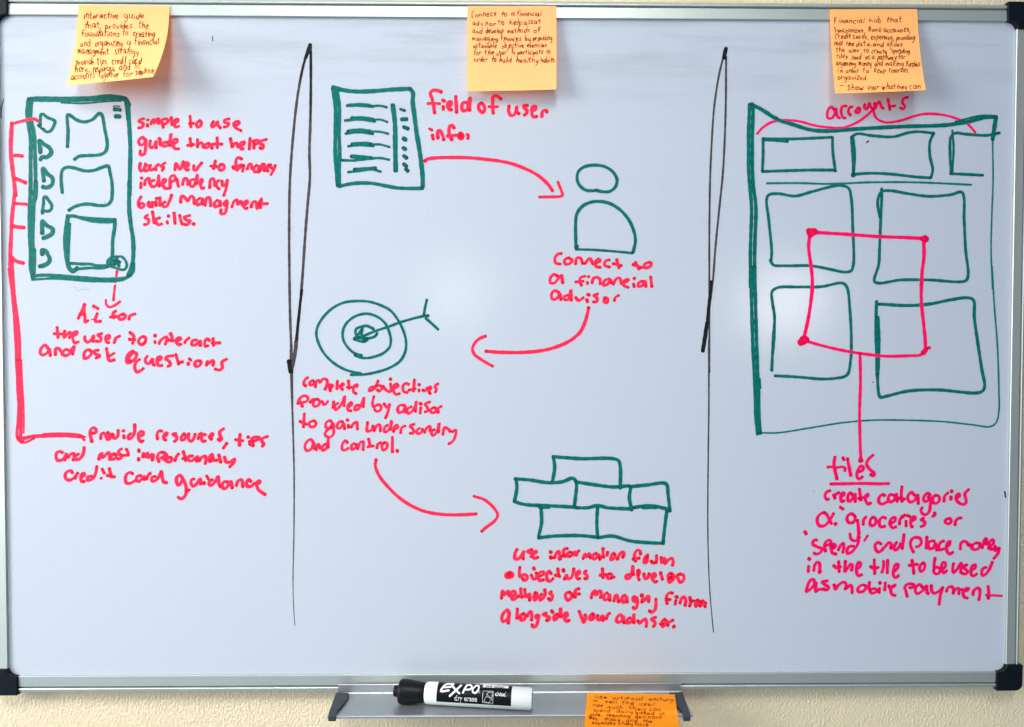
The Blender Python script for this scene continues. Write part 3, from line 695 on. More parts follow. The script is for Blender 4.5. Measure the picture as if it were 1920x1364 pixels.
drawing('handwritten_text', 'red note under the bricks about developing methods of managing finances', 'red', [
 (930, 1020, 8.024, 5.9, '''32,7.5 28.5,15 28.5,22 33,23 38,18 42,11.5 40.5,22 42,23; 54,8.5 47.5,11.5 53,14.5 55,17 52,20; 54.5,15.5 61,13.3 60,11 56,12.8 54.5,18 58,22 63,20.3; 82,12.5; 83,21; 88,21.5 90,15.5 94,11.5 96,18 95,23.5 98,22.5; 108,7 102.5,8.5 101.5,14 103,19.5; 100,18.4 106,18.8; 112,12.4 107.5,14.5 108.3,19 113,18.5; 114,13 117.5,17.5 119,12 121,18 122,13.5 125,10.5; 131,22.5 134,15.5 136.5,20 140,14.5 142,21; 151,14.5 146.5,16.5 145.5,22 149,23 153,18 154,15.5 156.5,24; 161,6.5 161,20.5; 155,20.5 163,19.5;
 21,43 15.5,45 14.8,49 18,51 24.5,49 24.5,45 21,43; w7 20,47; w5.9 36,35 35,45 36,50 41,46.5 46.5,48.5 46.5,53 43,55 40,52.5; 57,37.3; 53,47 56,53 60,52.5 61,43.5; 66,48.5 71,46.3 71.5,42.5 68,42 64.5,45.5 65.5,55.5 72,54; 83,45.3 80,41 76.5,45.5 77.5,55 82,56 86,52; 93,37.4 94,49; 89,47.4 96,49; 101,38.5 102,41.5; 103,53 106,47 108,52.5 112,52 116,44.5 117,37.5; 121,47.5 125.5,44.5 125,40.7 121.5,43.5 121.5,51 124,53 126.5,52; 136,40.5 132.5,43.5 137,48 136.3,53 133,52; 160,37 161,51.5; 156,47.4 165,46.3;
 8,82 10,71 13,77 18,71 20,78.5; 24,78.3 29,76.3 28,71.7 23.5,72.5 22.4,79 26,84 33,79; 37,67.4 38,80; 34,78.4 40,80.3; 43,68.5 45.5,80 50,75.5 51,79 50.3,85; 59,73.5 57.3,79 58.3,85 61,81 61.3,75 59,73.5; 69,75.5 66.3,79 66.3,85 71,82 74,75 73.3,69; 84,71.5 80.5,74 85,78 82.5,85 79,82.6; 110,72.5 105.5,74.5 104.5,80 108,85 113.5,81 113.5,76 110,72.5; 125,67.5 120.5,69.5 118.5,74 119,81; 115,77.4 126,75.3; 143,82 146,73 149,70.7 150.5,77 155,70.8 158,72.5 157,81.5;
 20,105 17,99.7 11.5,104 8.5,112 10.5,117 17,113 20,104 18.3,120; 32,97.5 31.5,113; 41,104.5 37.5,107.5 37.5,115 42,114 44,108.5 41,104.5; 47,109 48.5,104.5 52,101.7 53.7,108 53.3,115; 62,107.4 59.5,108.5 60.5,112 64,107 62.5,118 59,125 54.5,124.5 54.5,121; 76,104.4 70.5,106 76,109 80.5,110.5 79,115 75.5,115; 83.5,100.5 85.5,103.5; 92,105.5 87.5,108.5 87.5,115 92,112 96,104 97,96.5 97.3,110; 103,110.5 107.5,108.3 106,103.7 103.4,105.5 103.4,114 107,117 110,115; 125,101.5 130,114 132,118.3 135,109 133.5,106.5; 146,104.5 141.5,108.5 141.5,114 146,113 147,105.5; 153,107.5 152.5,113 156,115 160,108.5 161,116''', 0.2),
 (1130, 1020, 8.024, 5.9, '''7.5,12.5 6.3,18; 17,14 13.5,17.5 12.5,24 18,21 18.3,15; 22,24 25,16.5 30,12.5 32.3,16 30,20.5; 57,15.5 56,11 52,9.7 48.5,14 47.5,22 50,26.5; 45,23.4 55,21.5; 68,16.5 63.5,20.5 62.5,28 66,28 67.5,19.5; 73,26 76,29.5 80.5,26.5 81,17.5; 80,28; 88,20.5 89,28.5 93,21.7 94,30 99,24 104,21.8 106,26.5 105,33;
 10,45 6.5,47.5 8.5,52 13,51.5 14,47 10,45; 13,51.5 17.5,50; 41,46.5 35.5,47.5 35.5,52 40,52 43,47 45,33.5 46,46.5; 53,40.5 52.5,47 55,54.5; 53.5,39.7 55.7,42.5 54,47; 62,45.3 63.5,52 67,52 70,44.6; 75.5,51 79,49 78.5,45 75.3,46 74.5,52 79,58 82,56.3; 87,43.3 90,54; 103,44.5 98.7,46.5 98.7,53 100.5,58.3 106,54 106.5,47.5 103,44.5; w6.5 102.5,51; w5.9 116,45.4 112.5,47.4 113.5,53 117,58.5 122,53.5 121.5,47.6 116,45.4;
 7.5,73.5 2.5,77 2.5,84 8,83 10,76 11,85.5; 17,87 18.5,79 21,76.8 23,82.5 24,88; 34,77.5 29.7,79.7 29.7,87 33,88 36,81 36,78.5 37,88; 50,80.5 46.3,79.5 45.6,84 49,87 51,80.8 52,90 50,97 47.3,98 46,95.5; 59,78; 59,88 60.5,83 63,85.5 68,78.6 70,81.5 69,87; 80,83 80,92 78.3,100 73.5,103 70.5,101; 105,74.4 100.5,73.7 96.5,78 95.5,84 97,90; 97,83.6 102,84; 111,80; 110,85.5 109,91; 116,90 119,82 122,80 124.8,84.5 124,93; 131,80.3 132,84.5; 131,93 133,88 137,85.3; 133,86 130.5,94; 139,92 141,85.5; 140,95 143,84.5; 148,86 145,90.5 146.5,94 150,90; 150,85.5 154,90 154,95; 146,94 156,88.5;
 5,113 8,106.5 11,104.3; 30,112.4 27,106.6 22.5,109.5 20.7,116 24,118.3 30,114 31,108.5 32,119; 42,111.4 37.5,113.5 36.6,119 42,118 46,112 47,105.5 47,119; 53,116 56,119.3 60,115.5 64,113.4 66,119 65.3,125; 80,110.5 73.5,113.3 77.5,117 79,120 76,125; 93,113.5 89.5,117 90.5,125 93,122 95.5,116.5 93,113.5; 86,121 90,120.4; 98,123 99,118.4 102,117 106,114.5; 107,124.6''', 0.2)])

# ---- right column
K1 = (1390, 170, 3.686)
K2 = (1390, 500, 3.686)
drawing('brace_sketch', 'pink curly brace under the word accounts', 'pink', [
 (1530, 170, 6, 4.6, '64,20 65,25 67,30 72,34 80,36 90,35 100,32.5 110,29 120,26.7 130,26.2 140,27 150,29 160,32.3 168,36 173,40 176,43.5 179,47.3'),
 K1 + (4.4, '11,30 14,26.3 20,22.3 26,20.7 32,20.5 40,21.3 50,24 58,25.3 70,25.7 80,22 87,17 91,13')])
drawing('dashboard_sketch', 'green screen outline with three account boxes and four tiles', 'green', [
 K1 + (5, 'w6 5.7,9.5 5,30 5.3,60 7,80 6.3,110 6.3,136; w6.2 8.2,10 7.5,40 8.2,65 10,80 9.2,110 9.2,137; w6.5 7,9.3 15,13.8 25,20 35,23.3 48,27.2 60,28 80,26.6 110,25 140,24 155,22 168,18.7 175,18.4; w4 7,10.2 25,19.3; w3.5 148,21.7 165,17.5 176,17.7; w7 176,18.3 175,25 173.6,34'),
 K2 + (5, 'w6.2 6.7,0 7.2,30 8.2,60 9.3,80 10.2,105 11.3,116; w6 9.2,0 10.2,40 11.2,70 12,90 12.2,105 13.2,115.5; w4.5 12.6,78 12.9,84'),
 K1 + (5, '15,33 15,45 14.5,56; 14.5,56 30,55.5 48,55 64.5,55; 63,32.3 63.2,42 65,56; 14.5,33.3 30,33.6 45,33.2 63,32.3; 15,34 32,35.2; 76,32.3 80,30 90,31.2 105,32 115,29.3 122,28.5 133,29.6; 133,29.3 130.3,36 130.3,45 132.3,55 131,60.3; 131,60.5 120,59.7 105,58 90,57.2 77,58; 76,32.3 77,45 77.5,58; 77.3,33 78.3,45 77.7,56; w7 77.4,58.2; w5 178.5,29.3 170,31 155,30.2 148,29.5 145,32 144.3,45 145,57; w4 145.8,27.5 146.7,40 145.8,56; w5 144.3,57.5 155,58 167,58.6;'
  '20.5,118 21,112 19,90 17.5,75 19,72.2 25,71.3 37,73 48,70.2 60,67 68,65.6 74,67.5 76,75 77,95 77.5,120 76,124.5 72,125.6 60,123.3 48,121.2 30,121.2 22,120.5 20,117; 97,68 97,75 96.3,90 95.5,110 95,120 92,132 95,133.2 110,131 130,131 155,131.5 156.7,128 155,110 154,90 152.5,70.5 145,72 130,73.2 115,71.3 103,69.3 97,70 94.3,76 95.7,88'),
 K2 + (5, 'w5 21,72 22,50 23,35 21.5,25 21.2,17.5 25,14.7 40,14.2 55,14 70,11.6 73,14.5 75,30 76,50 75.5,65 73,75 65,77.3 55,77.8 40,76.5 23,75.6; w4 22.3,28 23,45 22,60; w5.5 93.5,24 93,40 93.5,60 94,75 96,90.3 99,90 115,86.2 135,85.3 165,87 168,84 166,70 163,50 161,35 160.5,23.5 157,21.7 145,23 130,26 115,27 95,26; w7 94.3,35 94.8,55 94,75')], 'thin_green', [
 K1 + (3.2, '173.6,34 174,60 173,90 172.6,110 173.6,137; w4 17.5,64.2 40,64 60,64.6 90,63.5 120,63.5 159,65.2'),
 K2 + (3.4, '173.3,0 174.7,25 177,55 178,85 178,100 176,108 172,110.7 160,109.5 140,107.3 115,106.3 90,106.3 70,108 45,112 25,115 14,115')])
drawing('handwritten_text', 'pink word accounts above the drawn screen', 'pink', [
 (1530, 170, 6, 5, '21,22.5 17,18.5 13.3,22.5 13.3,31 18,31 22,23.5 22.3,20 24,29 27,31.3; 34,17.3 29.3,18.5 28.3,25 31,31 33,31; 41,18.3 37.5,19.5 36.5,25 39,28; 47,20 44.3,24 48,25 49.3,20.5 47,19.3; 55,15.3 54.3,19 57,21 60,14.3 62,20; 66,14 66.3,20.5 71,12.5 74,19 76,20.3; 81,10 83,21.5; 82,18 89,17.3; 103,7.6 98.3,9.3 97.3,14 100,18 98,21 94.7,19.3', 0.15)])
drawing('connection_sketch', 'pink square with round dots joining the four tiles', 'pink', [
 K1 + (6.4, '48,98 60,98.6 70,99.2 95,101 115,101.7 125,102.3; 47.5,99 46.5,108 48,120 49,130 49,140; 126,103 126.2,115 125,125 124.3,140; w11 47,98.5 49,97; w8 46.5,97; w12 51,97.3 47.5,99.5; w11 126,102 128,103; w9 124.5,102.5 127.5,101.3'),
 K2 + (6.4, '49,12 49,15 47.3,30 45,42 43,50; 124.3,12 124.5,25 126,40 127,50 127.3,58; w5.6 44,51.3 55,54.5 70,58 85,60.5 100,62 115,61.7 124,61 127,58; w13 41,52.5 45,50.5; w13 42.5,50.3 44,52.3; w10 125.5,60 127.5,57.5; w6 128,56.8 130,56.2; w5.6 82,60 82.3,80 81.7,100 82,120 82.6,134.5; w8 82.3,134')])
drawing('handwritten_text', 'pink underlined note about tiles for mobile payment under the drawn screen', 'pink', [
 (1500, 840, 8.525, 5.8, '''56,14 54.3,25 56,37 59,50; w5 44,31 50,30.5 56,32 68,30.5 72,33 71.5,37; w5.8 68.3,15 70.3,19.5; 76,17.5 78.3,30 81,44; 93,38.5 100,36 101,31 97,29.5 92,37 91.3,47 94.3,50 100,46.3; 117,11.5 109,19 106.3,26 111,34 118.5,41 117.5,45 113,43; 48,58 70,57.5 100,57 130,57.6 142,57;
 48,68.5 43,70.5 39.8,77 42.5,82.3 46,82.3; 54,75 56,81.5; 55.5,79 57,74.5 62,71.5; 65,78.5 70.5,75.5 70.5,72 67,73 65,80 67,86 71,84.3; 84,76 80.3,72 76.6,77 77.5,85 82,84 88,74 88.3,86; 95,66 97.3,84; 93,81.3 99,79.3; 102,79.5 109,77 108.5,73.7 104.5,77 104.5,83 109,90 113,88.3; 135,76 131,75 126.5,80 126.5,88 132,90 140,86; 150,76 143.5,75 141,82 144,86.5 150,84 154,74 155.3,86; 163,61.5 162,75 163,86.3; 158,80.5 167,82.3;
 44,107.5 39,103.5 32.5,106 28,112 28,120 32,125 40,124 48,115 54,104.5; 38,103.5 42,106 46,113 50.3,121; 56.7,121.7; 64.5,95 69,98.3; 88,109.5 82.5,105.5 76.6,108.5 75,114 78,119.7 84,119.7 88,114.5 88,109.5; w4.5 78,120 86,119.5; w5.6 92,115 93.3,125 94.5,138; 101,123 102,115 106,110; 116,111 112.5,115.5 112.5,123.5 118,124 121.5,117.5 119,111.5 116,111; 137,112.5 132,111 127,116.5 128.5,126 136,125.5; 145,120.5 151.5,117.5 151.5,111.5 146.5,113 143.7,121 148,128 154,126; 159,122 160.3,114 166,109.7''', 0.2),
 (1690, 840, 8.525, 5.8, '''21,76 16.3,71.3 10.7,76.5 10.7,83 15,87 21,84 26,75 27,90; 42,79.5 46,75.5 42,72.7 36.5,77.5 35.7,84 40,86 46,80.5 46.3,92 44,103 38.3,107 32.5,104 31.5,98 34,95.5; 56,75.7 50.7,78.7 50.7,87 55,89 60.5,85 60,78 56,75.7; 68,86 69.3,77.5 75,71.5; 80.5,69; 79.3,78 79.3,83; 88,79.5 93,78 92.5,74 88.3,76 87.5,82 91,87 96,90 102,90 103.7,84 101.5,76 102.3,72 108,66.5; 9.5,108.5 13,109.5; 0,110.5 7,107; 7.5,117 7.5,125; 16,117.5 22,113.5 21,110 16.5,112 14.7,120 17,127 18,126; 36,112.4 31.5,115 37.5,119 36,124 31.3,126; 53,103.5 53.5,107 49.5,110; 75,113.3 70.5,115.5 70,119 76,121.5 79.6,118 78,113.3 75,113.3; 86,123 87,116.5 91,113 96.3,112''', 0.2),
 (1495, 980, 9.095, 5.7, '''w5.4 102.5,-4 103.5,8 104.3,20 102,30 97,31.3 91.5,28 89.8,19.5; w5.7 12.5,15.5 15.3,20; 33,30 27.5,31 26.7,37 35,42 42.5,45.5 38,52 33,54 27.7,52; 48,49 46.5,39 49,33 54,30 57.5,33.5 55,37 49,39.5; 56,37.5 63,37.5 65.5,40 62,44 59,41; 57,38 57.5,45 60,52 66,54; 70,47 73,40.5 78,35 79.3,42 77.5,51; 96,40.5 88,41.5 84.7,48 85.5,53 93,50 100,42 104,34 105.3,24; w4.4 120,22.5 114,31.3; w5.7 143,37 138.3,34 133,37.5 133,44 137.5,50.5 142,49 147,43; 145,47 150,40.5 157,34 160,37 159.5,44; 170,33.5 166.5,38 165,46 168,47 173,42.5 176,36;
 20,62; 19.3,74 18.7,84; 28,82 29.3,74 33,68 37.3,69 38.3,78 37,86 40,83.3; 70.5,66.5 71.3,84; 62,73.5 67,77.5 74,75.5; 82,65.5 81.3,84 86,77.5 91,71 94,73 92.3,82; 101,79.5 107,75.5 107.7,69 104.3,68 101,75 101.5,87 104.5,91 110,89; 131,63.5 132,88; 125,75.3 131,79 138,76.5; 147,65.5 147,75 144.3,85; 154,64.5 153.3,86; 164.5,84 171,77.5 171.7,71.5 167.3,72 163.7,82 164.5,92 168.3,94 173,90.3;
 30,104 27,97 22.5,98.5 17.5,108 15.5,118 24,112 31,103.3 32,102 31.3,118 37,114 44,114.3; 52,99.5 42,101.5 46,105.5 53.5,111 50,115 44,113.4; 62.5,106 65,114 70,107 79,101.8 83,105 81.5,114; 84,112 91,106.7 93,110.5 93.3,121; 116,107.5 110,106.7 103.7,112 103.7,118 111,118 117,112 116,107.5; 123,101.5 122.5,113 126,120 133,119.5 135.5,115.5 131,113 124,114.6; 141,103.5; 140,112.5 139.3,120; 150,102.5 149,115.5; 156,107.5 158,112.5 167.5,107 162.5,108.5 159.5,116 161.5,123 167,124.5''', 0.2),
 (1690, 980, 9.095, 5.7, '''4.5,20 3.5,30 1.5,45; 21,51 16.5,42 15.5,35 19,27.5 27,25.5 33,28.5 33.7,36 31,39.7 25,42; 43.5,25 42.5,44; 56,31.5 48.5,32.5 45.7,38 48.3,45 55,43 58,35 60.3,48.5; 73,31.5 66.5,34.5 63.7,42 65.5,47 72,45; 76,42.5 82.5,38 82.7,32 78.3,35 76.5,44 79,51 83,54 88,50.5; 100.5,46 101.5,36 106,32 112,34.5 115,39.5 118,37.5 120.5,45; 130,34.5 122.5,37.5 121.5,45 128,46 133.5,42 133.5,35; 138,44 142,29 144.7,27 144.7,37; 149,45 150.3,34 155.5,29.3 157.5,34.5 152.5,40.5 152.5,46 158,44.5; 160,40 160,48 166,43.5; 167.3,43.5 164,54 157.3,62;
 18,64 20,75 21.3,87; 13,73.4 27,71.4; 37,68.6 32.7,73 31,80 34,84 39,79 40,72 37,68.6; 57.5,61 56,70 56.5,77 61,76.5 66,80 64,86.5 58,87.5 55,83 55.5,80; 70.5,79.5 75,75.5 75,68.7 71.3,68 68.7,74 70.5,84 73,86 77.5,82; 89,70.3 87.5,80 89,85.5 95,80 102,69.5 101,86.5; 112,72.5 105.5,74.5 108.3,79 113,84 110,88 104,86.6; 118.7,82.5 126,77.5 125.7,72.7 121.3,74 118.7,82 120.5,91 124.3,91 129,87.5; 145,76.5 139.5,78.5 136.8,86 138.5,90.5 144,88 150,80 155.5,67;
 10,127 7.5,116 5.7,112 8.5,106.7 15,104.7 21,106.5 21.5,110 14,111.4; 36,110.5 31,105.7 25.7,109.5 23.7,117 27,121.5 33,119 40,112.5 43,108 44,120 46.5,121.5; 51,107.5 52.3,118 57,121 64,117 71,110.5; 70,112 66.3,125 64.5,140; 76.5,118 80,111 86,109.7 89,115 88.5,121; 89,119 94,113 98,112.7 98,122; 103,114.5 112,116.5 114.7,112.6 109,113.7 105.5,118 107.5,127.5 113,129; 122,123.5 123.3,117 130,111.7 133.3,114 134,122 132,132.5; 148,108.5 149,120 148.3,130; w4.4 144,124 160,124.6 172,125.4''', 0.2)])
for zone, label in (
    ((0, 340, 6.82, 1.3, '96,135 97,136.5 98,138 101,140 103.5,139 107,138 110,138.7 114,138.5'), 'tiny grey scribble left inside the phone drawing'),
    ((1540, 0, 5.053, 4.4, 't0.4 121,131.5 122.5,130.2 124.5,128'), 'faint blue grey smear beside the upper right note'),
    ):
    sm = Ink(on_board, 0.00006)
    sm.block(*zone)
    sm.build('wiping_smudge', M['smudge'], surface, label)
for zone, mat, label in (
    ((1540, 0, 5.053, 2.6, '181.5,183.5'), 'red', 'tiny red dot on the right edge'),
    ((1390, 500, 3.686, 2.6, '91,80'), 'red', 'tiny red dot left of the lower right tile'),
    ((940, 1240, 5.053, 2.4, 'w2.2 t0.5 126,20.7 135,20.4 144,20.8 152,20.5 166,20.4'), 'red', 'red stain along the lower edge above the tray'),
    ((1390, 170, 3.686, 2.8, '86.5,36 88,35'), 'black', 'tiny black dot inside the middle account box'),
    ((1690, 840, 8.525, 3, '165.5,70 166.5,79'), 'black', 'short black tick on the right edge'),
    ((380, 60, 10, 1.3, '18,8 18.4,17'), 'black', 'short thin black tick near the top left note')):
    sm = Ink(on_board)
    sm.block(*zone)
    sm.build('ink_spot', M[mat], surface, label)

# ================================================================== sticky notes
GLYPH = {
 'a': (.95, '.8,.9 .4,1 .05,.6 .15,.1 .5,.1 .8,.8 .8,.2 .95,0'), 'b': (.85, '.1,1.9 .1,.05; .1,.5 .5,.9 .8,.5 .5,0 .1,.1'),
 'c': (.8, '.8,.85 .4,1 .05,.5 .3,0 .8,.1'), 'd': (.9, '.75,.8 .35,.95 .05,.5 .25,0 .65,.2 .8,1.9 .8,0'),
 'e': (.85, '.1,.5 .75,.6 .6,1 .2,.9 .05,.4 .35,0 .8,.15'), 'f': (.7, '.8,1.6 .5,1.8 .3,1.5 .3,0; 0,.9 .7,.95'),
 'g': (.9, '.75,.85 .35,1 .05,.6 .3,.15 .7,.4 .8,.9 .75,-.4 .4,-.9 .05,-.6'), 'h': (.9, '.1,1.8 .1,0; .1,.5 .5,1 .8,.7 .8,0'),
 'i': (.35, '.2,1 .2,0; .2,1.45 .25,1.5'), 'j': (.6, '.5,1 .5,-.5 .2,-.9 0,-.6; .5,1.45 .52,1.5'), 'k': (.8, '.1,1.8 .1,0; .7,1 .15,.45 .75,0'),
 'l': (.35, '.15,1.8 .15,0'), 'm': (1.05, '.0,0 .05,1; .05,.6 .3,1 .45,.8 .45,.1; .45,.6 .75,1 .9,.7 .95,0'), 'n': (.85, '.1,0 .1,1; .1,.6 .5,1 .75,.7 .8,0'),
 'o': (.9, '.5,1 .1,.7 .15,.1 .6,0 .85,.5 .5,1'), 'p': (.85, '.1,1 .1,-.7; .1,.7 .5,1 .8,.6 .5,.1 .1,.2'), 'r': (.75, '.1,1 .15,0; .15,.6 .4,.95 .75,.95'),
 's': (.8, '.75,.9 .35,1 .15,.75 .65,.4 .6,.05 .1,.05'), 't': (.8, '.4,1.6 .4,.1 .6,0; .05,1 .8,1'), 'u': (.9, '.1,1 .1,.3 .4,0 .75,.3 .75,1; .75,1 .8,0'),
 'v': (.85, '.05,1 .4,0 .8,1'), 'w': (1.05, '0,1 .2,0 .5,.7 .7,0 1,1'), 'x': (.85, '.05,1 .8,0; .8,1 .05,0'), 'y': (.9, '.1,1 .15,.4 .5,.2 .75,.5; .8,1 .75,-.3 .4,-.9'),
 'z': (.85, '.1,1 .8,1 .1,0 .8,0'), 'A': (1., '.8,1.4 .4,1.6 .05,.8 .2,.1 .6,.3 .8,1.3 .85,0'), 'F': (.9, '.15,1.7 .15,0; .15,1.7 .9,1.7; 0,.9 .7,.95'), 'C': (.8, '.7,1.5 .4,1.7 .05,.9 .2,-.1 .45,0'),
 'S': (.9, '.8,1.4 .35,1.6 .15,1.2 .7,.6 .6,.05 .1,.05'), 'B': (.9, '.1,1.6 .1,0; .1,1.6 .7,1.4 .6,.9 .2,.85 .8,.6 .7,.05 .1,0'), 'P': (.9, '.1,1.5 .15,0; .1,1.4 .6,1.6 .8,1.1 .15,.6'),
 'U': (.9, '.1,1.5 .1,.3 .4,0 .7,.4 .8,1.5 .8,0'), 'I': (.35, '.25,1.3 .15,0'), ',': (.3, '.2,.15 .05,-.35'), '.': (.3, '.1,.05 .15,.05'), "'": (.3, '.05,1.5 .2,1.1'), '-': (.8, '0,.55 .8,.5'),
}
def write_line(k, ox, oy, sc, width, line, xh):
    """line: word x0 x1 y0 [y1], numbers in enlarged-view pixels; letters fill the word's span"""
    for item in line.split('|'):
        word, x0, x1, y0, y1 = item.split()
        x0, x1, y0, y1 = float(x0), float(x1), float(y0), float(y1)
        total = sum(GLYPH[c][0] for c in word) + 0.18 * (len(word) - 1)
        u = (x1 - x0) / total
        x = x0
        for c in word:
            adv, strokes = GLYPH[c]
            base = y0 + (y1 - y0) * (x - x0) / max(1.0, x1 - x0) + random.uniform(-0.17, 0.17) * xh
            hh = xh * random.uniform(0.74, 1.22)
            sl = random.uniform(-0.08, 0.26)
            for s in strokes.split(';'):
                pts = []
                for tok in s.split():
                    a, b = map(float, tok.split(','))
                    a += random.uniform(-.06, .06)
                    b += random.uniform(-.07, .07)
                    pts.append((ox + (x + a * 0.9 * u + sl * b * hh) / sc, oy + (base - b * hh) / sc))
                k.stroke(pts, width * random.uniform(0.85, 1.15), 0.12, 0.0, 0.0, 0.7)
            x += (adv + 0.18) * u

class Sheet:
    """a square of note paper: pix(u,v) gives where it shows in the photo, lift(u,v) how far it stands off the board"""
    def __init__(self, tl, tr, br, bl, bow_l, bow_r, bow_b, lift):
        self.c = (tl, tr, br, bl)
        self.bow = (bow_l, bow_r, bow_b)
        self.lift = lift
    def pix(self, u, v):
        tl, tr, br, bl = self.c
        q = [(1 - u) * (1 - v) * tl[i] + u * (1 - v) * tr[i] + u * v * br[i] + (1 - u) * v * bl[i] for i in (0, 1)]
        b = 4 * v * (1 - v)
        q[0] += self.bow[0] * (1 - u) * b + self.bow[1] * u * b
        q[1] += self.bow[2] * 4 * u * (1 - u) * v
        return q
    def uv(self, x, y):
        u, v = 0.5, 0.5
        for _ in range(8):
            p = self.pix(u, v)
            e = 1e-3
            pu, pv = self.pix(u + e, v), self.pix(u, v + e)
            a, b = (pu[0] - p[0]) / e, (pv[0] - p[0]) / e
            c, d = (pu[1] - p[1]) / e, (pv[1] - p[1]) / e
            rx, ry = x - p[0], y - p[1]
            det = a * d - b * c
            u += (d * rx - b * ry) / det
            v += (a * ry - c * rx) / det
        return u, v
    def point(self, u, v):
        p = self.pix(u, v)
        return at(p[0], p[1], self.lift(u, v))
    def place(self, x, y, lift):
        u, v = self.uv(x, y)
        return at(x, y, self.lift(u, v) + lift)
def sticky_note(sheet, mat, label, lines, org, sc, xh, width, text_label):
    n = 26
    vs = [sheet.point(i / n, j / n) for j in range(n + 1) for i in range(n + 1)]
    fs = [(j * (n + 1) + i, j * (n + 1) + i + 1, (j + 1) * (n + 1) + i + 1, (j + 1) * (n + 1) + i) for j in range(n) for i in range(n)]
    root = empty('sticky_note', label, 'sticky note', sheet.point(0.5, 0.0), 'orange sticky notes')
    o = mesh_obj('paper_sheet', vs, fs, mat, root, True)
    k = Ink(sheet.place, 0.00022)
    for l in lines:
        write_line(k, org[0], org[1], sc, width, l, xh)
    k.build('handwritten_text', M['pen'], root)

sticky_note(Sheet((147.3, 9.5), (317, 10.5), (287, 144.5), (126, 160), 3.5, 9, 1.0,
                  lambda u, v: 0.0034 + (0.012 + 0.016 * u) * v ** 1.7 + 0.002 * u * v), M['paper'],
 'pale orange note on the upper left frame, curling far out at its lower right corner',
 ['Interactive 838 1185 185 185|guide 1240 1440 188 184', 'that 838 1000 285 280|provides 1050 1320 288 283|the 1385 1485 283 288',
  'foundations 815 1195 366 364|to 1220 1282 358 356|creating 1332 1545 365 366', 'and 800 905 462 460|organizing 945 1225 462 458|a 1265 1310 446 446|financial 1345 1590 448 440',
  'managment 780 1090 538 544|strategy 1145 1385 540 540', 'provide 760 935 648 644|tips 970 1070 640 638|credit 1120 1262 640 640|card 1290 1412 642 632',
  'here, 752 895 718 720|resources, 925 1145 722 708|and 1190 1305 700 696|lit 1345 1405 688 688', 'accounts 710 945 798 775|together 985 1185 780 772|for 1230 1325 765 755|simplevin 1350 1540 750 728'],
 (0, 0), 5.333, 38, 1.2, '')
sticky_note(Sheet((876, 11.5), (1043.3, 11.5), (1043, 168), (876, 171.3), -0.3, 0.3, 0.6,
                  lambda u, v: 0.0034 + (0.003 + 0.006 * u) * v ** 1.8 + 0.0008 * v), M['paper'],
 'flat orange note in the middle of the upper frame, blank below seven lines of writing',
 ['Connect 185 535 246 220|to 600 690 236 236|a 745 800 222 220|financial 820 1175 225 230', 'advisor 195 530 358 368|to 560 650 350 352|help 720 905 355 355|assist 930 1165 352 330',
  'and 195 335 470 475|develop 380 640 476 470|methods 695 1005 470 465|of 1065 1165 465 460', 'managing 195 560 575 590|finances 600 885 575 585|by 940 1030 580 585|providing 1055 1330 580 572',
  'actionable 205 540 682 682|objective 610 930 685 675|exercises 970 1250 678 672', 'for 205 325 785 775|the 365 500 775 785|user 530 680 788 780|to 745 800 768 770|participate 830 1205 775 768|in 1240 1300 765 768',
  'order 215 410 880 875|to 465 530 880 880|build 575 750 885 885|healthy 820 1130 890 895|habits 1170 1365 885 885'],
 (860, 0), 7.58, 43, 1.15, '')
sticky_note(Sheet((1555.5, 18), (1719.7, 17.5), (1736, 169.5), (1566, 175.5), -1.5, -3.0, 0.5,
                  lambda u, v: 0.0034 + (0.011 + 0.009 * u) * v ** 1.8 + 0.0012 * v), M['paper_mid'],
 'orange note on the upper right frame, covered in ten lines of dense writing',
 ['Financial 120 410 220 222|hub 455 570 215 215|that 615 765 205 215', 'Syncronizes 120 395 305 310|Bank 445 570 302 305|accounts, 590 845 305 302', 'Credit 132 280 368 362|cards, 300 445 365 370|expenses, 470 690 375 380|providing 710 885 380 375',
  'real 120 205 430 428|time 230 310 430 436|data, 325 475 438 438|and 490 590 442 445|allows 620 770 440 440', 'the 135 225 490 496|user 260 360 500 498|to 395 450 500 502|create 475 620 505 510|\'spending 650 840 502 505',
  'tiles 140 250 555 555|used 290 375 562 562|as 415 460 562 560|a 480 505 562 562|pathway 530 710 562 565|for 730 795 562 562', 'organizing 140 330 618 625|money 355 475 625 622|and 505 580 625 620|making 610 780 625 625|Purchas 805 930 630 632',
  'in 150 205 695 692|order 230 355 692 690|to 390 455 690 690|keep 500 610 690 692|finances 640 825 688 688', 'organized. 152 440 755 755', '- 170 210 830 830|Show 245 400 852 855|user 435 550 852 848|what 575 705 848 848|they 710 810 845 845|can 835 945 845 842'],
 (1540, 0), 5.053, 28.5, 1.12, '')
TRAY_QUAD = ((1101.2, 1298.6), (1265, 1302.5), (1282, 1421), (1090, 1424), 0.0, 0.0, -0.6)
flat_note = Sheet(*TRAY_QUAD, None)
def tray_lift(u, v):
    p = flat_note.pix(u, v)
    h = -on_floor(p[0], max(1300.4, p[1]), FLOOR_Z + 0.0036).y        # lies on the tray floor ...
    edge = FRONT_H + 0.0040
    if h < edge:
        return max(h, LIP_H + 0.0012)
    return edge - 0.006 * max(0.0, min(1.0, (v - 0.3) / 0.7)) ** 1.5            # ... and hangs over the front
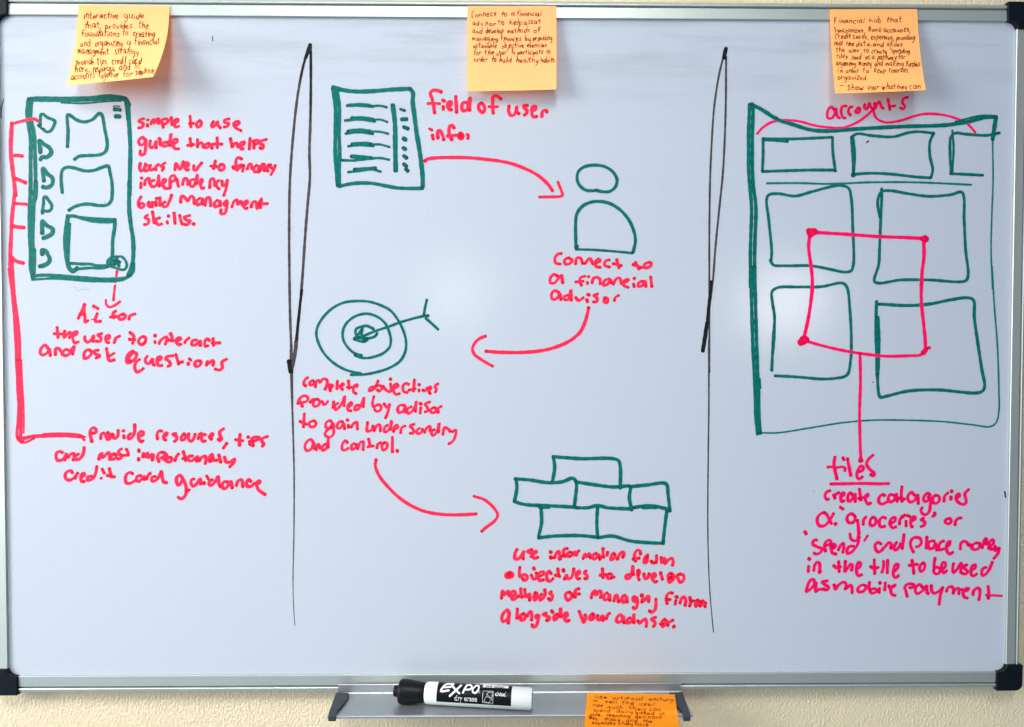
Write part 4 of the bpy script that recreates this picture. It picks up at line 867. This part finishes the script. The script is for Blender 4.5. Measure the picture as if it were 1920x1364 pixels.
sticky_note(Sheet(*TRAY_QUAD, tray_lift), M['paper_deep'],
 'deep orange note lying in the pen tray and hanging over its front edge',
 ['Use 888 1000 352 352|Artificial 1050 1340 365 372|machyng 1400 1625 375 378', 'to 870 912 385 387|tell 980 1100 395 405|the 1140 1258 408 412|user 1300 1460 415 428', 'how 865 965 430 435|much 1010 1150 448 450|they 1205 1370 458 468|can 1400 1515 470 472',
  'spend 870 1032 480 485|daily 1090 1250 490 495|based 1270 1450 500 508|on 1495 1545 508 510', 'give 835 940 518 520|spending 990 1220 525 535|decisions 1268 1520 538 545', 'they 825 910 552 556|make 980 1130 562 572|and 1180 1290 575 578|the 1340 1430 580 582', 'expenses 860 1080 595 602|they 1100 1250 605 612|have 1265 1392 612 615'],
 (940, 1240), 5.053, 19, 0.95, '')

# ================================================================== the marker in the tray
RB = 0.0089
A0 = on_floor(600 + 668 / 4.8, 1240 + 267 / 4.8, FLOOR_Z + RB + 0.0012)
A1 = on_floor(600 + 1912 / 4.8, 1240 + 341 / 4.8, FLOOR_Z + RB + 0.0002)
AX = (A1 - A0)
LEN = AX.length
AX.normalize()
MID = (A0 + A1) / 2
NV = (CAM_LOC - MID)
NV = (NV - AX * NV.dot(AX)).normalized()
UP = NV.cross(AX)
if UP.z < 0:
    UP = -UP
marker = empty('dry_erase_marker', 'white barrel marker with black cap and black label lying in the pen tray', 'marker', MID - Vector((0, 0, RB)))
def lathe(name, prof, mat, nseg=64):
    v, f = [], []
    for s, r in prof:
        for k in range(nseg):
            a = 2 * math.pi * k / nseg
            v.append(A0 + AX * s + (UP * math.sin(a) + NV * math.cos(a)) * r)
    for i in range(len(prof) - 1):
        for k in range(nseg):
            k2 = (k + 1) % nseg
            f.append((i * nseg + k, i * nseg + k2, (i + 1) * nseg + k2, (i + 1) * nseg + k))
    f.append(tuple(range(nseg - 1, -1, -1)))
    f.append(tuple((len(prof) - 1) * nseg + k for k in range(nseg)))
    o = mesh_obj(name, v, f, mat, marker)
    fix_normals(o)
    sharp_smooth(o, 40)
    return o
U_ = LEN / 1246.0                       # metres per enlarged-view pixel along the marker
RC = 0.0099
lathe('cap', [(0, 0.0036), (2 * U_, 0.0044), (46 * U_, 0.0047), (48 * U_, RC - 0.0022), (52 * U_, RC - 0.0009), (60 * U_, RC - 0.0002), (75 * U_, RC), (110 * U_, RC), (160 * U_, RC - 0.0004), (225 * U_, RC - 0.0013), (278 * U_, RC - 0.0018), (284 * U_, RC - 0.0022), (286 * U_, 0.0070)], M['black_plastic'])
lathe('barrel', [(284 * U_, 0.0066), (285 * U_, 0.0070), (290 * U_, 0.0078), (300 * U_, 0.0084), (316 * U_, 0.00875), (340 * U_, RB - 0.00003), (380 * U_, RB), (1225 * U_, RB), (1229 * U_, RB - 0.00025), (1236 * U_, RB - 0.0003), (1243 * U_, RB - 0.0006), (1246 * U_, RB - 0.0013), (1246.5 * U_, RB - 0.0030)], M['white_plastic'])
D0 = Vector((668, 267))
DX = (Vector((1912, 341)) - D0).normalized()
def wrap(zx, zy, lift):
    """enlarged-view pixel on the marker to a point on its round side"""
    d = Vector((zx, zy)) - D0
    s = d.dot(DX)
    t = d.dot(Vector((-DX.y, DX.x))) / (93.0 + max(0.0, zx - 1000.0) * 0.0118)
    t = max(-0.995, min(0.995, t))
    a = -math.asin(t)
    return A0 + AX * (s * U_) + (UP * math.sin(a) + NV * math.cos(a)) * (RB + lift)
def label_patch(name, s0, s1, a0, a1, lift, mat, parent, ns=24, na=40):
    v, f = [], []
    for i in range(ns + 1):
        for j in range(na + 1):
            a = a0 + (a1 - a0) * j / na
            v.append(A0 + AX * (s0 + (s1 - s0) * i / ns) * U_ + (UP * math.sin(a) + NV * math.cos(a)) * (RB + lift))
    for i in range(ns):
        for j in range(na):
            f.append((i * (na + 1) + j, i * (na + 1) + j + 1, (i + 1) * (na + 1) + j + 1, (i + 1) * (na + 1) + j))
    return mesh_obj(name, v, f, mat, parent, True)
lab = label_patch('label', 404, 1066, -0.78, 2.1, 0.00005, M['label_black'], marker)
def zplace(x, y, lift):
    return wrap(x, y, lift)
prn = Ink(zplace, 0.00010)
prn.block(0, 0, 1, 15, 'w16 121.5,21.6 114.5,22 112.6,24 111,27.3 118,26.8; w14 113,24.4 119.5,24; w17 128.5,22.6 123,28 118.8,31.4; w16 119.8,22 123,25.5 127.5,29.3; w16 130.5,29 132,25.5 133.5,22.6; 133.5,22.6 136.5,22.4 138,23.8 137,25.8 133,26.3; w15 141.5,23.2 139.3,25.5 139.3,28 141.5,29 143.7,26.8 144.5,24.2 143.3,22.8 141.5,23.2', wob=0.03)
prn.block(0, 0, 1, 2.2, '145.8,28 144.7,27.2 143.9,28 144.7,29 145.8,28', wob=0.0)
for seg in ('148.4,27.3 157.4,27.6', '157.4,27.6 157,37.6', '157,37.6 147.9,36.9', '147.9,36.9 148.4,27.3', '151.6,30.4 153.5,28.2', '153.5,28.2 156.8,28.6', '156.8,28.6 156.3,32.6', '156.3,33.4 151.6,30.4', '149,36 151.6,31.6',
            '151.6,31.6 156,34.4', '156,34.4 153.6,37', '153.6,37 149,36'):
    prn.block(0, 0, 1, 2.4, seg, wob=0.0)
lettering = prn.build('lettering', M['label_white'], lab)
def printed(text, zx, zy, height, mat, lift, squash=1.0, bold=0.0, shear=0.0):
    """a printed word: built-in font outlines wrapped round the barrel; zx, zy is the left end of the base line"""
    cu = bpy.data.curves.new('word', 'FONT')
    cu.body = text
    cu.size = 1.0
    cu.offset = bold
    cu.shear = shear
    cu.resolution_u = 4
    to = bpy.data.objects.new('word', cu)
    C.objects.link(to)
    dg = bpy.context.evaluated_depsgraph_get()
    me = bpy.data.meshes.new_from_object(to.evaluated_get(dg))
    bpy.data.objects.remove(to)
    slope = DX.y / DX.x
    vs = []
    for q in me.vertices:
        x = zx + q.co.x * height * squash
        y = zy + (x - zx) * slope - q.co.y * height
        vs.append(wrap(x, y, lift))
    fs = [tuple(p.vertices) for p in me.polygons]
    return mesh_obj('lettering', vs, fs, mat, lab)
printed('dry erase', 1230, 349, 62, M['label_white'], 0.00012, 0.86, 0.004)
printed('chisel', 1590, 314, 52, M['label_white'], 0.00012, 0.86, 0.004)
box_v = [(1480, 216), (1706, 227), (1704, 250), (1477, 242)]
bv, bf = [], []
for i in range(25):
    for j in range(7):
        u, t = i / 24, j / 6
        x = (1 - t) * (box_v[0][0] * (1 - u) + box_v[1][0] * u) + t * (box_v[3][0] * (1 - u) + box_v[2][0] * u)
        y = (1 - t) * (box_v[0][1] * (1 - u) + box_v[1][1] * u) + t * (box_v[3][1] * (1 - u) + box_v[2][1] * u)
        bv.append(wrap(x, y, 0.00011))
for i in range(24):
    for j in range(6):
        bf.append((i * 7 + j, i * 7 + j + 1, (i + 1) * 7 + j + 1, (i + 1) * 7 + j))
mesh_obj('white_panel', bv, bf, M['label_white'], lab, True)
printed('low odor', 1496, 239, 27, M['label_black'], 0.00016, 1.72, 0.03)
